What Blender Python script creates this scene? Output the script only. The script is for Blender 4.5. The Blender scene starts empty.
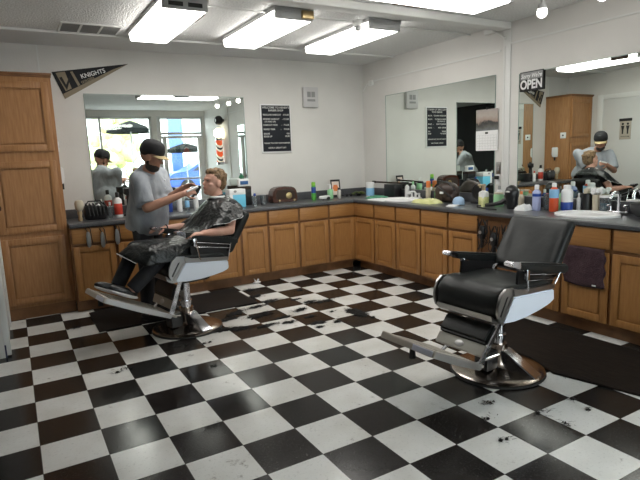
import bpy, bmesh, math, random
from mathutils import Vector, Matrix, Euler, noise
PI=math.pi; R=math.radians
S=bpy.context.scene; C=S.collection
random.seed(7)
# ------------------------------------------------------------------ materials
def mat(name, col, rough=.5, metal=0, emit=None, es=0, spec=None, coat=0, alpha=None):
    m=bpy.data.materials.new(name); m.use_nodes=True
    b=m.node_tree.nodes['Principled BSDF']
    b.inputs['Base Color'].default_value=(*col,1); b.inputs['Roughness'].default_value=rough
    b.inputs['Metallic'].default_value=metal
    if spec is not None: b.inputs['Specular IOR Level'].default_value=spec
    if coat: b.inputs['Coat Weight'].default_value=coat; b.inputs['Coat Roughness'].default_value=.15
    if emit: b.inputs['Emission Color'].default_value=(*emit,1); b.inputs['Emission Strength'].default_value=es
    return m
def nn(m,t,**k):
    n=m.node_tree.nodes.new(t)
    for a,v in k.items(): setattr(n,a,v)
    return n
def lk(m,a,b): m.node_tree.links.new(a,b)
def noisy(name,c1,c2,scale=8,rough=.5,metal=0,stretch=(1,1,1),bump=0,bscale=None,detail=4,bdist=.01,lo=.35,hi=.65,coat=0,spec=None):
    m=mat(name,c1,rough,metal,coat=coat,spec=spec); b=m.node_tree.nodes['Principled BSDF']
    tc=nn(m,'ShaderNodeTexCoord'); mp=nn(m,'ShaderNodeMapping'); mp.inputs['Scale'].default_value=stretch
    lk(m,tc.outputs['Object'],mp.inputs['Vector'])
    n=nn(m,'ShaderNodeTexNoise'); n.inputs['Scale'].default_value=scale; n.inputs['Detail'].default_value=detail
    lk(m,mp.outputs[0],n.inputs['Vector'])
    r=nn(m,'ShaderNodeValToRGB'); r.color_ramp.elements[0].color=(*c1,1); r.color_ramp.elements[1].color=(*c2,1)
    r.color_ramp.elements[0].position=lo; r.color_ramp.elements[1].position=hi
    lk(m,n.outputs['Fac'],r.inputs['Fac']); lk(m,r.outputs['Color'],b.inputs['Base Color'])
    if bump:
        n2=nn(m,'ShaderNodeTexNoise'); n2.inputs['Scale'].default_value=bscale or scale; n2.inputs['Detail'].default_value=3
        lk(m,mp.outputs[0],n2.inputs['Vector'])
        bp=nn(m,'ShaderNodeBump'); bp.inputs['Strength'].default_value=bump; bp.inputs['Distance'].default_value=bdist
        lk(m,n2.outputs['Fac'],bp.inputs['Height']); lk(m,bp.outputs[0],b.inputs['Normal'])
    return m
M={}
M['wall']=noisy('wall_paint',(.64,.625,.595),(.70,.685,.655),1.5,.6,bump=.25,bscale=60,bdist=.004)
M['wall2']=mat('wall_paint_greenish',(.66,.66,.62),.6)
M['unlit_wall']=mat('unlit_room_shade',(.02,.02,.022),.7)  # darkness of the unlit side room, put into the wall colour
M['ceil']=noisy('popcorn_ceiling',(.66,.66,.65),(.86,.86,.85),70,.9,bump=.9,bscale=75,bdist=.02,detail=2)
M['ceilsm']=mat('smooth_ceiling',(.70,.70,.70),.8)
M['white']=mat('white_paint',(.72,.72,.70),.45)
M['oak']=noisy('oak',(.30,.136,.040),(.365,.175,.055),14,.42,stretch=(5,5,.5),bump=.05,detail=6,bdist=.003)
M['oakh']=noisy('oak_horizontal',(.30,.136,.040),(.365,.175,.055),14,.42,stretch=(.5,3,8),bump=.05,detail=6,bdist=.003)
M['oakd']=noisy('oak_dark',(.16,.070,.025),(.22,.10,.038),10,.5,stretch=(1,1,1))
M['oakv']=noisy('oak_tall',(.32,.15,.055),(.41,.205,.083),12,.42,stretch=(5,5,.45),bump=.05,detail=6,bdist=.003)
M['counter']=noisy('laminate_charcoal',(.045,.047,.052),(.11,.112,.12),220,.28,detail=3)
M['chrome']=mat('chrome',(.72,.72,.76),.12,1)
M['steel']=mat('brushed_steel',(.42,.41,.40),.28,1)
M['alum']=mat('aluminium',(.55,.55,.55),.4,.8)
M['enamel']=mat('white_enamel',(.80,.86,.96),.22,coat=.3)
M['dish']=noisy('chrome_dish_reflection',(.30,.23,.18),(.46,.41,.37),5,.20,1)  # brown reflection in the chrome base, mixed into its metal colour
M['legplate']=mat('cream_plate',(.42,.41,.37),.35,.3)
M['lip_tan']=mat('tan_lip',(.42,.38,.33),.45,.2)
M['leather']=noisy('black_leather',(.012,.014,.014),(.018,.020,.020),6,.40,bump=.25,bscale=9,bdist=.012,spec=.28)
M['black']=mat('black_plastic',(.012,.012,.013),.35)
M['rubber']=mat('black_rubber',(.015,.015,.015),.75)
M['matteb']=mat('matte_black',(.02,.02,.02),.8)
M['mirror']=mat('mirror_glass',(.90,.955,.915),.0,1)
M['edge']=mat('mirror_edge',(.25,.33,.30),.2)
M['paper']=mat('paper',(.80,.80,.80),.6)
M['whitep']=mat('white_plastic',(.78,.78,.78),.35)
M['lens']=mat('light_diffuser',(.9,.9,.9),.5,emit=(1,.975,.92),es=13)
M['bulb']=mat('bulb_glow',(.9,.9,.9),.5,emit=(1,.93,.85),es=22)
M['globe']=mat('globe_glow',(.9,.8,.6),.5,emit=(1,.85,.60),es=6)
M['skin']=noisy('skin',(.42,.21,.14),(.50,.265,.18),9,.5)
M['skin2']=noisy('skin_fair',(.58,.30,.22),(.66,.38,.29),9,.5)
M['shirt']=noisy('grey_shirt',(.25,.27,.30),(.35,.37,.40),5,.85,bump=.5,bscale=7,bdist=.03,stretch=(1.6,1.6,.8))
M['pants']=noisy('black_trousers',(.008,.009,.012),(.016,.017,.022),8,.8,bump=.4,bscale=10,bdist=.02)
M['cape']=noisy('black_vinyl',(.006,.008,.008),(.012,.014,.014),4,.30,bump=.8,bscale=15,bdist=.03)
M['capeblack']=mat('cap_black',(.010,.010,.012),.8)
M['visor']=mat('cap_tan',(.50,.38,.20),.8)
M['grey']=mat('mid_grey',(.28,.28,.28),.5)
M['hair']=noisy('blond_hair',(.10,.06,.03),(.27,.17,.085),40,.7,bump=.8,bscale=60,bdist=.01)
M['dhair']=mat('dark_hair',(.025,.018,.014),.8)
M['eye']=mat('eye',(.03,.02,.015),.3)
M['lip']=mat('lips',(.42,.15,.12),.5)
M['mat']=noisy('floor_mat',(.006,.005,.0045),(.022,.016,.012),5,.55,spec=.2,stretch=(9,1.2,1),bump=.4,bscale=12,bdist=.01,lo=.4,hi=.75)
M['mat2']=noisy('floor_mat_back',(.009,.008,.008),(.014,.012,.011),6,.65,stretch=(1.2,14,1),spec=.2)
M['clip']=mat('hair_clippings',(.010,.009,.008),.95)
M['towelp']=noisy('plum_towel',(.042,.020,.026),(.065,.032,.040),30,.95,bump=.6,bscale=120)
M['towelg']=noisy('green_towel',(.05,.22,.13),(.12,.36,.22),12,.9)
M['towelw']=noisy('white_towel',(.66,.68,.68),(.78,.79,.78),14,.9,bump=.4,bscale=60)
M['towely']=noisy('yellow_towel',(.55,.56,.24),(.70,.70,.38),12,.9)
M['amber']=mat('wood_radio',(.060,.020,.012),.25,coat=.4)
M['brass']=mat('brass',(.55,.42,.22),.35,1)
M['mirrored_dark']=mat('speaker_cloth',(.035,.022,.016),.9)
M['glassd']=mat('clear_plastic',(.55,.60,.62),.08); M['glassd'].node_tree.nodes['Principled BSDF'].inputs['Transmission Weight'].default_value=.85
def col(n,c,r=.4,**k):
    if n not in M: M[n]=mat(n,c,r,**k)
    return M[n]
col('green_plastic',(.10,.42,.07)); col('lime_plastic',(.28,.62,.06)); col('blue_label',(.02,.06,.30)); col('red_label',(.50,.05,.03))
col('orange_liquid',(.62,.09,.03)); col('lavender',(.40,.45,.68)); col('cyan_box',(.16,.55,.75)); col('blue_liquid',(.02,.20,.30),.15)
col('orange_cap',(.75,.22,.06)); col('tan_wood',(.42,.32,.20)); col('brown_leather',(.045,.028,.022),.5); col('light_blue_cloth',(.32,.45,.62),.8)
col('beige_plastic',(.55,.49,.38)); col('mint',(.30,.58,.32)); col('darkgreen',(.01,.16,.07)); col('navy',(.015,.02,.06)); col('sky_label',(.25,.50,.75))
col('blue_paint',(.03,.10,.45),.3); col('gold',(.26,.215,.15),.7); col('door_paint',(.62,.62,.60),.5); col('tan_plate',(.36,.33,.29),.5)
def floor_mat():
    m=mat('vinyl_checker',(.5,.5,.5),.24); b=m.node_tree.nodes['Principled BSDF']
    T=.3048
    tc=nn(m,'ShaderNodeTexCoord'); sp=nn(m,'ShaderNodeSeparateXYZ'); lk(m,tc.outputs['Object'],sp.inputs[0])
    def mth(op,a,bv=None,**k):
        n=nn(m,'ShaderNodeMath',operation=op)
        for i,v in enumerate((a,bv)):
            if v is None: continue
            if isinstance(v,(int,float)): n.inputs[i].default_value=v
            else: lk(m,v,n.inputs[i])
        return n.outputs[0]
    dx=mth('DIVIDE',sp.outputs[0],T); dy=mth('DIVIDE',sp.outputs[1],T)
    fx=mth('FLOOR',dx); fy=mth('FLOOR',dy)
    par=mth('FLOORED_MODULO',mth('ADD',fx,fy),2)
    cb=nn(m,'ShaderNodeCombineXYZ'); lk(m,fx,cb.inputs[0]); lk(m,fy,cb.inputs[1])
    wn=nn(m,'ShaderNodeTexWhiteNoise'); lk(m,cb.outputs[0],wn.inputs['Vector'])
    def mix(f,a,bb,bt='MIX'):
        n=nn(m,'ShaderNodeMix',data_type='RGBA',blend_type=bt)
        if isinstance(f,(int,float)): n.inputs[0].default_value=f
        else: lk(m,f,n.inputs[0])
        for i,v in ((6,a),(7,bb)):
            if isinstance(v,tuple): n.inputs[i].default_value=(*v,1)
            else: lk(m,v,n.inputs[i])
        return n.outputs[2]
    n1=nn(m,'ShaderNodeTexNoise'); n1.inputs['Scale'].default_value=90; n1.inputs['Detail'].default_value=4; lk(m,tc.outputs['Object'],n1.inputs['Vector'])
    r1=nn(m,'ShaderNodeValToRGB'); r1.color_ramp.elements[0].position=.60; r1.color_ramp.elements[1].position=.78; lk(m,n1.outputs['Fac'],r1.inputs[0])
    blk=mix(wn.outputs['Value'],(.0165,.0135,.0125),(.016,.0175,.0175)); blk=mix(r1.outputs[0],blk,(.055,.055,.053))
    n2=nn(m,'ShaderNodeTexNoise'); n2.inputs['Scale'].default_value=70; n2.inputs['Detail'].default_value=4; lk(m,tc.outputs['Object'],n2.inputs['Vector'])
    r2=nn(m,'ShaderNodeValToRGB'); r2.color_ramp.elements[0].position=.58; r2.color_ramp.elements[1].position=.80; lk(m,n2.outputs['Fac'],r2.inputs[0])
    wht=mix(r2.outputs[0],(.70,.70,.68),(.48,.48,.47))
    n3=nn(m,'ShaderNodeTexNoise'); n3.inputs['Scale'].default_value=3.0; n3.inputs['Detail'].default_value=6; lk(m,tc.outputs['Object'],n3.inputs['Vector'])
    r3=nn(m,'ShaderNodeValToRGB'); r3.color_ramp.elements[0].position=.35; r3.color_ramp.elements[0].color=(.86,.85,.83,1); r3.color_ramp.elements[1].position=.6; lk(m,n3.outputs['Fac'],r3.inputs[0])
    wht=mix(1,wht,r3.outputs[0],'MULTIPLY')
    n5=nn(m,'ShaderNodeTexNoise'); n5.inputs['Scale'].default_value=11; n5.inputs['Detail'].default_value=8; n5.inputs['Roughness'].default_value=.72; lk(m,tc.outputs['Object'],n5.inputs['Vector'])
    n6=nn(m,'ShaderNodeTexNoise'); n6.inputs['Scale'].default_value=1.3; lk(m,tc.outputs['Object'],n6.inputs['Vector'])
    sm_=mth('ADD',n5.outputs['Fac'],mth('MULTIPLY',n6.outputs['Fac'],.35))
    r5=nn(m,'ShaderNodeValToRGB'); r5.color_ramp.elements[0].position=.80; r5.color_ramp.elements[0].color=(1,1,1,1); r5.color_ramp.elements[1].position=.90; r5.color_ramp.elements[1].color=(.42,.40,.38,1); lk(m,sm_,r5.inputs[0])
    wht=mix(1,wht,r5.outputs[0],'MULTIPLY')
    c=mix(par,blk,wht)
    # seams
    ex=mth('ABSOLUTE',mth('SUBTRACT',mth('FRACT',dx),.5)); ey=mth('ABSOLUTE',mth('SUBTRACT',mth('FRACT',dy),.5))
    e=mth('GREATER_THAN',mth('MAXIMUM',ex,ey),.4945)
    c=mix(e,c,(.05,.045,.04))
    lk(m,c,b.inputs['Base Color'])
    rr=nn(m,'ShaderNodeMapRange'); rr.inputs['To Min'].default_value=.11; rr.inputs['To Max'].default_value=.27; lk(m,n3.outputs['Fac'],rr.inputs[0]); lk(m,rr.outputs[0],b.inputs['Roughness'])
    bp=nn(m,'ShaderNodeBump'); bp.inputs['Strength'].default_value=.08; bp.inputs['Distance'].default_value=.004
    n4=nn(m,'ShaderNodeTexNoise'); n4.inputs['Scale'].default_value=14; lk(m,tc.outputs['Object'],n4.inputs['Vector']); lk(m,n4.outputs['Fac'],bp.inputs['Height']); lk(m,bp.outputs[0],b.inputs['Normal'])
    return m
M['floor']=floor_mat(); M['floor'].node_tree.nodes['Principled BSDF'].inputs['Specular IOR Level'].default_value=.20
def glass_mat():
    m=bpy.data.materials.new('window_glass'); m.use_nodes=True; nt=m.node_tree; nt.nodes.clear()
    o=nt.nodes.new('ShaderNodeOutputMaterial'); mx=nt.nodes.new('ShaderNodeMixShader'); t=nt.nodes.new('ShaderNodeBsdfTransparent'); g=nt.nodes.new('ShaderNodeBsdfGlossy')
    g.inputs['Roughness'].default_value=.02; mx.inputs[0].default_value=.07; t.inputs[0].default_value=(.93,.96,.95,1)
    nt.links.new(t.outputs[0],mx.inputs[1]); nt.links.new(g.outputs[0],mx.inputs[2]); nt.links.new(mx.outputs[0],o.inputs[0]); return m
M['pane']=glass_mat()
# ------------------------------------------------------------------ geometry helpers
class MB:
    def __init__(s): s.bm=bmesh.new(); s.mi=0
    def _merge(s,b,mtx=None,smooth=False):
        if mtx is not None: bmesh.ops.transform(b,matrix=mtx,verts=b.verts)
        for f in b.faces: f.smooth=smooth; f.material_index=s.mi
        me=bpy.data.meshes.new('t'); b.to_mesh(me); b.free(); s.bm.from_mesh(me); bpy.data.meshes.remove(me); return s
    def box(s,x0,x1,y0,y1,z0,z1,bev=0,mtx=None,seg=2):
        b=bmesh.new(); bmesh.ops.create_cube(b,size=1)
        for v in b.verts: v.co=Vector(((x0+x1)/2+v.co.x*(x1-x0),(y0+y1)/2+v.co.y*(y1-y0),(z0+z1)/2+v.co.z*(z1-z0)))
        if bev: bmesh.ops.bevel(b,geom=b.edges[:],offset=bev,segments=seg,affect='EDGES',profile=.5)
        return s._merge(b,mtx,bool(bev))
    def prism(s,pts,y0,y1,bev=0,mtx=None,axis='y'):
        # pts in (x,z), extruded along y
        b=bmesh.new()
        A=[b.verts.new((p[0],y0,p[1])) for p in pts]; B=[b.verts.new((p[0],y1,p[1])) for p in pts]
        n=len(pts); b.faces.new(A); b.faces.new(B[::-1])
        for i in range(n): b.faces.new((A[i],B[i],B[(i+1)%n],A[(i+1)%n]))
        bmesh.ops.recalc_face_normals(b,faces=b.faces)
        if bev: bmesh.ops.bevel(b,geom=b.edges[:],offset=bev,segments=2,affect='EDGES')
        return s._merge(b,mtx,bool(bev))
    def cyl(s,p0,p1,r0,r1=None,seg=20,cap=True):
        p0=Vector(p0);p1=Vector(p1); r1=r0 if r1 is None else r1; d=p1-p0
        b=bmesh.new(); bmesh.ops.create_cone(b,cap_ends=cap,segments=seg,radius1=r0,radius2=r1,depth=d.length)
        mtx=Matrix.Translation((p0+p1)/2)@d.to_track_quat('Z','Y').to_matrix().to_4x4()
        return s._merge(b,mtx,True)
    def ell(s,c,r,rot=None,u=20,v=12):
        b=bmesh.new(); bmesh.ops.create_uvsphere(b,u_segments=u,v_segments=v,radius=1)
        if isinstance(r,(int,float)): r=(r,r,r)
        mtx=Matrix.Translation(c)@(rot.to_4x4() if rot else Matrix())@Matrix.Diagonal((*r,1))
        return s._merge(b,mtx,True)
    def lathe(s,prof,c=(0,0,0),seg=32,mtx=None,sx=1,sy=1):
        b=bmesh.new(); rings=[]
        for r,z in prof:
            if r<1e-6: rings.append([b.verts.new((0,0,z))])
            else: rings.append([b.verts.new((r*sx*math.cos(2*PI*i/seg),r*sy*math.sin(2*PI*i/seg),z)) for i in range(seg)])
        for a,c2 in zip(rings,rings[1:]):
            for i in range(seg):
                j=(i+1)%seg
                if len(a)==1 and len(c2)==1: continue
                if len(a)==1: b.faces.new((a[0],c2[i],c2[j]))
                elif len(c2)==1: b.faces.new((a[i],a[j],c2[0]))
                else: b.faces.new((a[i],a[j],c2[j],c2[i]))
        if len(rings[0])>1: b.faces.new(rings[0][::-1])
        if len(rings[-1])>1: b.faces.new(rings[-1])
        bmesh.ops.recalc_face_normals(b,faces=b.faces)
        return s._merge(b,Matrix.Translation(c)@(mtx or Matrix()),True)
    def tube(s,pts,r,seg=8,closed=False):
        pts=[Vector(p) for p in pts]; n=len(pts); b=bmesh.new(); rings=[]
        rs=r if isinstance(r,(list,tuple)) else [r]*n
        up=Vector((0,0,1))
        for i,p in enumerate(pts):
            t=(pts[min(i+1,n-1)]-pts[max(i-1,0)]).normalized()
            a=t.cross(up)
            if a.length<.1: a=t.cross(Vector((1,0,0)))
            a.normalize(); c=t.cross(a).normalized()
            rings.append([b.verts.new(p+rs[i]*(a*math.cos(2*PI*k/seg)+c*math.sin(2*PI*k/seg))) for k in range(seg)])
        for a,c in zip(rings,rings[1:]):
            for k in range(seg): b.faces.new((a[k],a[(k+1)%seg],c[(k+1)%seg],c[k]))
        b.faces.new(rings[0]); b.faces.new(rings[-1][::-1]); bmesh.ops.recalc_face_normals(b,faces=b.faces)
        return s._merge(b,None,True)
    def grid(s,rows,smooth=True):
        b=bmesh.new(); V=[[b.verts.new(p) for p in r] for r in rows]
        for a,c in zip(V,V[1:]):
            for i in range(len(a)-1): b.faces.new((a[i],a[i+1],c[i+1],c[i]))
        bmesh.ops.recalc_face_normals(b,faces=b.faces)
        return s._merge(b,None,smooth)
    def build(s,name,m,parent=None,kind=None,loc=None,auto=True):
        me=bpy.data.meshes.new(name); s.bm.to_mesh(me); s.bm.free()
        for x in (m if isinstance(m,(list,tuple)) else [m]): me.materials.append(x)
        if auto:
            try: me.set_sharp_from_angle(angle=R(38))
            except Exception: pass
        o=bpy.data.objects.new(name,me); C.objects.link(o)
        if parent is not None: o.parent=parent
        if kind: o['kind']=kind
        if loc is not None: o.location=loc
        return o
def tag(o,label,cat,group=None,kind=None):
    o['label']=label; o['category']=cat
    if group: o['group']=group
    if kind: o['kind']=kind
    return o
def empty(name,loc,label,cat,rz=0,group=None):
    o=bpy.data.objects.new(name,None); C.objects.link(o); o.location=loc; o.rotation_euler=(0,0,rz); o.empty_display_size=.1
    return tag(o,label,cat,group)
def struct(name,mb,m,kind='structure',parent=None): return mb.build(name,m,parent,kind)
def box(*a,**k): return MB().box(*a,**k)
def relabel(o,l): o['label']=l; return o
def text(parent,s,size,loc,rot,m,name='lettering',extr=.0006,align='CENTER',shear=0,bold=0,sx=1):
    cu=bpy.data.curves.new('f','FONT'); cu.body=s; cu.size=size; cu.align_x=align; cu.align_y='CENTER'; cu.extrude=extr; cu.shear=shear; cu.offset=bold
    t=bpy.data.objects.new('f',cu); C.objects.link(t); dg=bpy.context.evaluated_depsgraph_get(); dg.update()
    me=bpy.data.meshes.new_from_object(t.evaluated_get(dg)); bpy.data.objects.remove(t); 
    me.materials.clear(); me.materials.append(m)
    o=bpy.data.objects.new(name,me); C.objects.link(o); o.parent=parent; o.location=loc; o.rotation_euler=rot; o.scale=(sx,1,1); return o
def remeshed(name,mb,m,parent,vox,smooth=4,fac=.6):
    o=mb.build(name,m,None,auto=False)
    md=o.modifiers.new('r','REMESH'); md.mode='VOXEL'; md.voxel_size=vox; md.use_smooth_shade=True
    sm=o.modifiers.new('s','SMOOTH'); sm.iterations=smooth; sm.factor=fac
    dg=bpy.context.evaluated_depsgraph_get(); dg.update()
    me=bpy.data.meshes.new_from_object(o.evaluated_get(dg)); o.modifiers.clear(); o.data=me
    for p in me.polygons: p.use_smooth=True
    if not me.materials: me.materials.append(m)
    o.parent=parent; return o
# ------------------------------------------------------------------ room shell
XR=4.44; YB=2.03; ZC=2.70; XL=-.165; YF=-5.0; XD=-2.6
struct('floor',box(XD-.1,XR+.1,YF-.1,YB+.1,-.1,0),M['floor'])
struct('ceiling',box(XD-.1,XR+.1,YF-.1,1.30,ZC,ZC+.1),M['ceil'])
struct('ceiling_edge',box(XD-.1,XR+.1,1.30,YB+.1,ZC,ZC+.1),M['ceilsm'])
struct('trim_1',box(XL,XR,1.325,1.345,ZC-.022,ZC-.001),M['white'])
struct('wall_back',box(XL-.15,XR+.1,YB,YB+.1,0,ZC),M['wall'])
struct('wall_right',box(XR,XR+.1,YF-.1,YB,0,ZC),M['wall'])
struct('wall_left',box(XL-.14,XL,.42,YB,0,ZC),M['wall'])
struct('wall_hall',box(XD,XD+.02,YF,.42,0,ZC).box(XD,XL-.14,.40,.44,0,ZC),M['unlit_wall'])
struct('baseboard_left',box(XL,XL+.012,.42,1.50,0,.10),M['navy'])
struct('trim_2',box(XD,XR,-.53,-.40,ZC-.065,ZC-.001,bev=.004),M['white'])      # shallow beam
struct('trim_3',box(XR-.014,XR-.001,-.535,-.445,1.0,ZC-.066,bev=.003).box(XR-.020,XR-.014,-.475,-.468,1.0,2.48),M['white'])  # pilaster
struct('trim_4',box(XR-.012,XR-.001,-.41,1.86,2.44,2.456).box(XR-.012,XR-.001,-4.9,-.53,2.49,2.506),M['white'])
struct('trim_5',box(XR-.02,XR-.001,-3.32,-3.28,0,ZC-.001),M['wall'])
struct('trim_7',MB().box(.395,.41,YB-.006,YB-.001,2.35,ZC-.001),M['white'])
# front wall with window and glass door, seen in the mirror
fw=MB()
for a in ((XD,1.60,0,ZC),(3.12,3.24,0,ZC),(1.60,3.12,0,.75),(1.60,3.12,2.56,ZC),(3.24,4.40,2.56,ZC),(4.40,XR,0,ZC)):
    fw.box(a[0],a[1],YF-.1,YF,a[2],a[3])
struct('wall_front',fw,M['wall'])
wf=MB()
for x0,x1 in ((1.60,1.66),(1.92,1.97),(3.06,3.12)): wf.box(x0,x1,YF-.07,YF-.02,.75,2.56,bev=.004)
for z0,z1 in ((.75,.81),(2.50,2.56)): wf.box(1.60,3.12,YF-.07,YF-.02,z0,z1,bev=.004)
w=struct('window_1',wf,M['alum'])
MB().box(1.62,3.10,YF-.048,YF-.042,.78,2.53).build('glass_pane',M['pane'],w)
df=MB()
for x0,x1 in ((3.24,3.34),(3.36,3.46),(4.24,4.34),(4.34,4.40)): df.box(x0,x1,YF-.08,YF-.02,0,2.56 if x0 in(3.24,4.34) else 2.09,bev=.004)
for z0,z1 in ((0,.18),(2.03,2.09),(2.12,2.18),(2.50,2.56),(1.0,1.05)): df.box(3.25,4.39,YF-.075,YF-.025,z0,z1,bev=.004)
w=struct('door_2',df,M['alum'])
MB().box(3.30,4.36,YF-.053,YF-.047,.15,2.53).build('glass_pane',M['pane'],w)
# rest room door in the left wall
d=MB().box(XL+.001,XL+.030,.50,1.33,0.012,2.24,bev=.003)
door=struct('door_1',d,M['door_paint'])
MB().box(XL+.001,XL+.042,1.33,1.43,0.012,2.32,bev=.004).box(XL+.001,XL+.042,.43,.50,0.012,2.32,bev=.004).box(XL+.001,XL+.042,.50,1.33,2.24,2.32,bev=.004).build('door_frame',M['white'],door)
MB().cyl((XL+.03,1.24,1.12),(XL+.08,1.24,1.12),.028).box(XL+.07,XL+.09,1.10,1.26,1.105,1.14,bev=.006).build('door_handle',M['amber'],door)
rs=empty('restroom_sign',(XL+.032,.925,1.72),'small tan restroom plate with two dark figures on the white door','sign')
MB().box(0,.006,-.095,.095,-.17,.13,bev=.002).build('plate',col('sign_tan',(.45,.40,.33)),rs)
MB().box(0,.014,-.105,.105,.13,.175,bev=.003).build('top_bar',M['matteb'],rs)
fg=MB()
for yy in (-.042,.042):
    fg.cyl((.006,yy,.085),(.010,yy,.085),.018); fg.prism([(yy-.028,.055),(yy+.028,.055),(yy+.012,-.02),(yy+.010,-.08),(yy-.010,-.08),(yy-.012,-.02)],0,.004,mtx=Matrix.Rotation(PI/2,4,'Z')@Matrix.Translation((0,-.010,0)))
fg.build('figures',M['matteb'],rs)
text(rs,'RESTROOM',.028,(.0075,0,-.125),(PI/2,0,PI/2),M['matteb'])
# ------------------------------------------------------------------ ceiling lights
def lamp(loc,rz,label,L=1.25,W=.37):
    e=empty('ceiling_light',(loc[0],loc[1],ZC),label,'ceiling light',rz,'long fluorescent ceiling lights')
    MB().box(-W/2,W/2,-L/2,L/2,-.035,-.001,bev=.004).box(-W/2+.01,W/2-.01,-L/2,-L/2+.03,-.095,-.03,bev=.004).box(-W/2+.01,W/2-.01,L/2-.03,L/2,-.095,-.03,bev=.004).build('housing',M['grey'] if 0 else col('lamp_housing',(.45,.45,.45),.5),e)
    MB().prism([(-W/2+.004,-.034),(-W/2+.02,-.098),(W/2-.02,-.098),(W/2-.004,-.034)],-L/2+.031,L/2-.031,bev=.004).build('diffuser',M['lens'],e)
    return e
l1=lamp((1.31,.49),0,'lit fluorescent light furthest left, nearest the ceiling vent')
MB().box(-.13,-.02,-.632,-.624,-.075,-.045).box(.02,.13,-.632,-.624,-.075,-.045).build('vent_slots',M['matteb'],l1)
MB().box(.186,.194,-.50,-.25,-.090,-.040,bev=.002).build('name_strip',M['mirrored_dark'],l1)
l2=lamp((2.22,.45),0,'lit fluorescent light in the middle of the row of three')
MB().box(.06,.17,-.655,-.625,-.085,-.02,bev=.006).build('junction_clip',M['brass'],l2)
l3=lamp((3.18,.47),0,'lit fluorescent light nearest the corner of the two mirror walls')
l4=lamp((2.74,-1.20),PI/2,'lit fluorescent light hung crossways on the near side of the beam',L=1.40,W=.40)
l4.location.z=ZC-.045
MB().cyl((-.0,-.45,0),(0,-.45,.044),.012).cyl((0,.45,0),(0,.45,.044),.012).build('hanger',M['white'],l4)
MB().box(.196,.208,-.14,.14,-.10,-.04,bev=.003).build('name_strip',M['mirrored_dark'],l4)
for i,(x,y,lb) in enumerate(((3.90,-1.29,'round lit spot bulb nearest the beam end'),(3.90,-1.80,'round lit spot bulb second from the beam'),(3.84,-2.30,'round lit spot bulb third from the beam, seen in the back mirror'))):
    e=empty('spot_lamp',(x,y,ZC),lb,'spot light',0,'round spot bulbs on the ceiling')
    MB().cyl((0,0,0),(0,0,-.02),.05,.045).cyl((0,0,-.02),(0,0,-.09),.012).cyl((0,0,-.08),(0,0,-.12),.03,.038).build('socket',M['whitep'],e)
    MB().ell((0,0,-.145),(.040,.040,.042)).build('bulb',M['bulb'],e)
# conduit
MB().tube([(1.40,0.0,2.685),(2.95,.0,2.685)],.009).tube([(3.02,.0,2.685),(4.43,0,2.685)],.009).build('c',M['white'])
o=bpy.data.objects['c']; o.name='electrical_conduit'; tag(o,'thin white conduit pipe running along the ceiling from the round junction box','conduit')
e=empty('junction_box',(2.985,0,ZC),'round white junction box on the ceiling conduit','junction box')
MB().cyl((0,0,0),(0,0,-.05),.055).build('base',M['white'],e); MB().cyl((0,0,-.05),(0,0,-.085),.035,.03).build('cover',M['grey'],e)
o=MB().tube([(4.42,1.80,2.43),(4.42,1.90,2.42),(4.42,1.99,2.34)],.008).box(4.40,4.4395,1.76,1.84,2.39,2.46,bev=.006).build('conduit_elbow',M['white']); tag(o,'small white conduit box and elbow high in the wall corner','conduit')
o=MB().tube([(4.42,-.30,2.66),(4.415,-.42,2.60),(4.39,-.50,2.55)],.010).box(4.37,4.4395,-.36,-.24,2.63,2.6995,bev=.006).build('conduit_elbow',M['white']); tag(o,'white conduit box and bent pipe where the beam meets the wall','conduit')
# vent
v=empty('ceiling_vent',(.80,1.13,ZC),'white framed three-panel grey air vent on the ceiling','air vent')
v.scale=(.86,.9,1)
f=MB().box(-.30,.30,-.205,-.18,-.014,-.001).box(-.30,.30,.18,.205,-.014,-.001)
for x in (-.30,-.11,.09,.28): f.box(x,x+.022,-.19,.19,-.014,-.001)
f.build('frame',M['white'],v)
s=MB()
for k in range(14): 
    yy=-.17+k*.0255
    s.box(-.28,.28,yy,yy+.019,-.010,-.003)
s.build('louvres',col('vent_grey',(.16,.16,.16)),v)
# ------------------------------------------------------------------ mirrors
def mirror(name,a,b,label,ax):
    # a=(lo,z0) b=(hi,z1)
    if ax=='y':
        e=empty(name,((a[0]+b[0])/2,YB,a[1]),label,'mirror'); w=(b[0]-a[0])/2; h=b[1]-a[1]
        MB().box(-w,w,-.006,-.001,0,h).build('glass',M['mirror'],e)
        MB().box(-w-.004,-w,-.009,0,0,h).box(w,w+.004,-.009,0,0,h).box(-w-.004,w+.004,-.009,0,h,h+.005).build('edge_trim',M['edge'],e)
    else:
        e=empty(name,(XR,(a[0]+b[0])/2,a[1]),label,'mirror'); w=(b[0]-a[0])/2; h=b[1]-a[1]
        MB().box(-.006,-.001,-w,w,0,h).build('glass',M['mirror'],e)
        MB().box(-.009,0,-w-.004,-w,0,h).box(-.009,0,w,w+.004,0,h).box(-.009,0,-w-.004,w+.004,h,h+.005).build('edge_trim',M['edge'],e)
    return e
mirror('wall_mirror',(.80,1.005),(2.625,2.22),'wide frameless mirror on the back wall behind the barber','y')
mirror('wall_mirror',(-.345,1.005),(1.50,2.22),'frameless mirror on the right wall reflecting the menu board','x')
mirror('wall_mirror',(-2.75,1.005),(-.645,2.185),'frameless mirror under the OPEN sign reflecting the barber','x')
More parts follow.
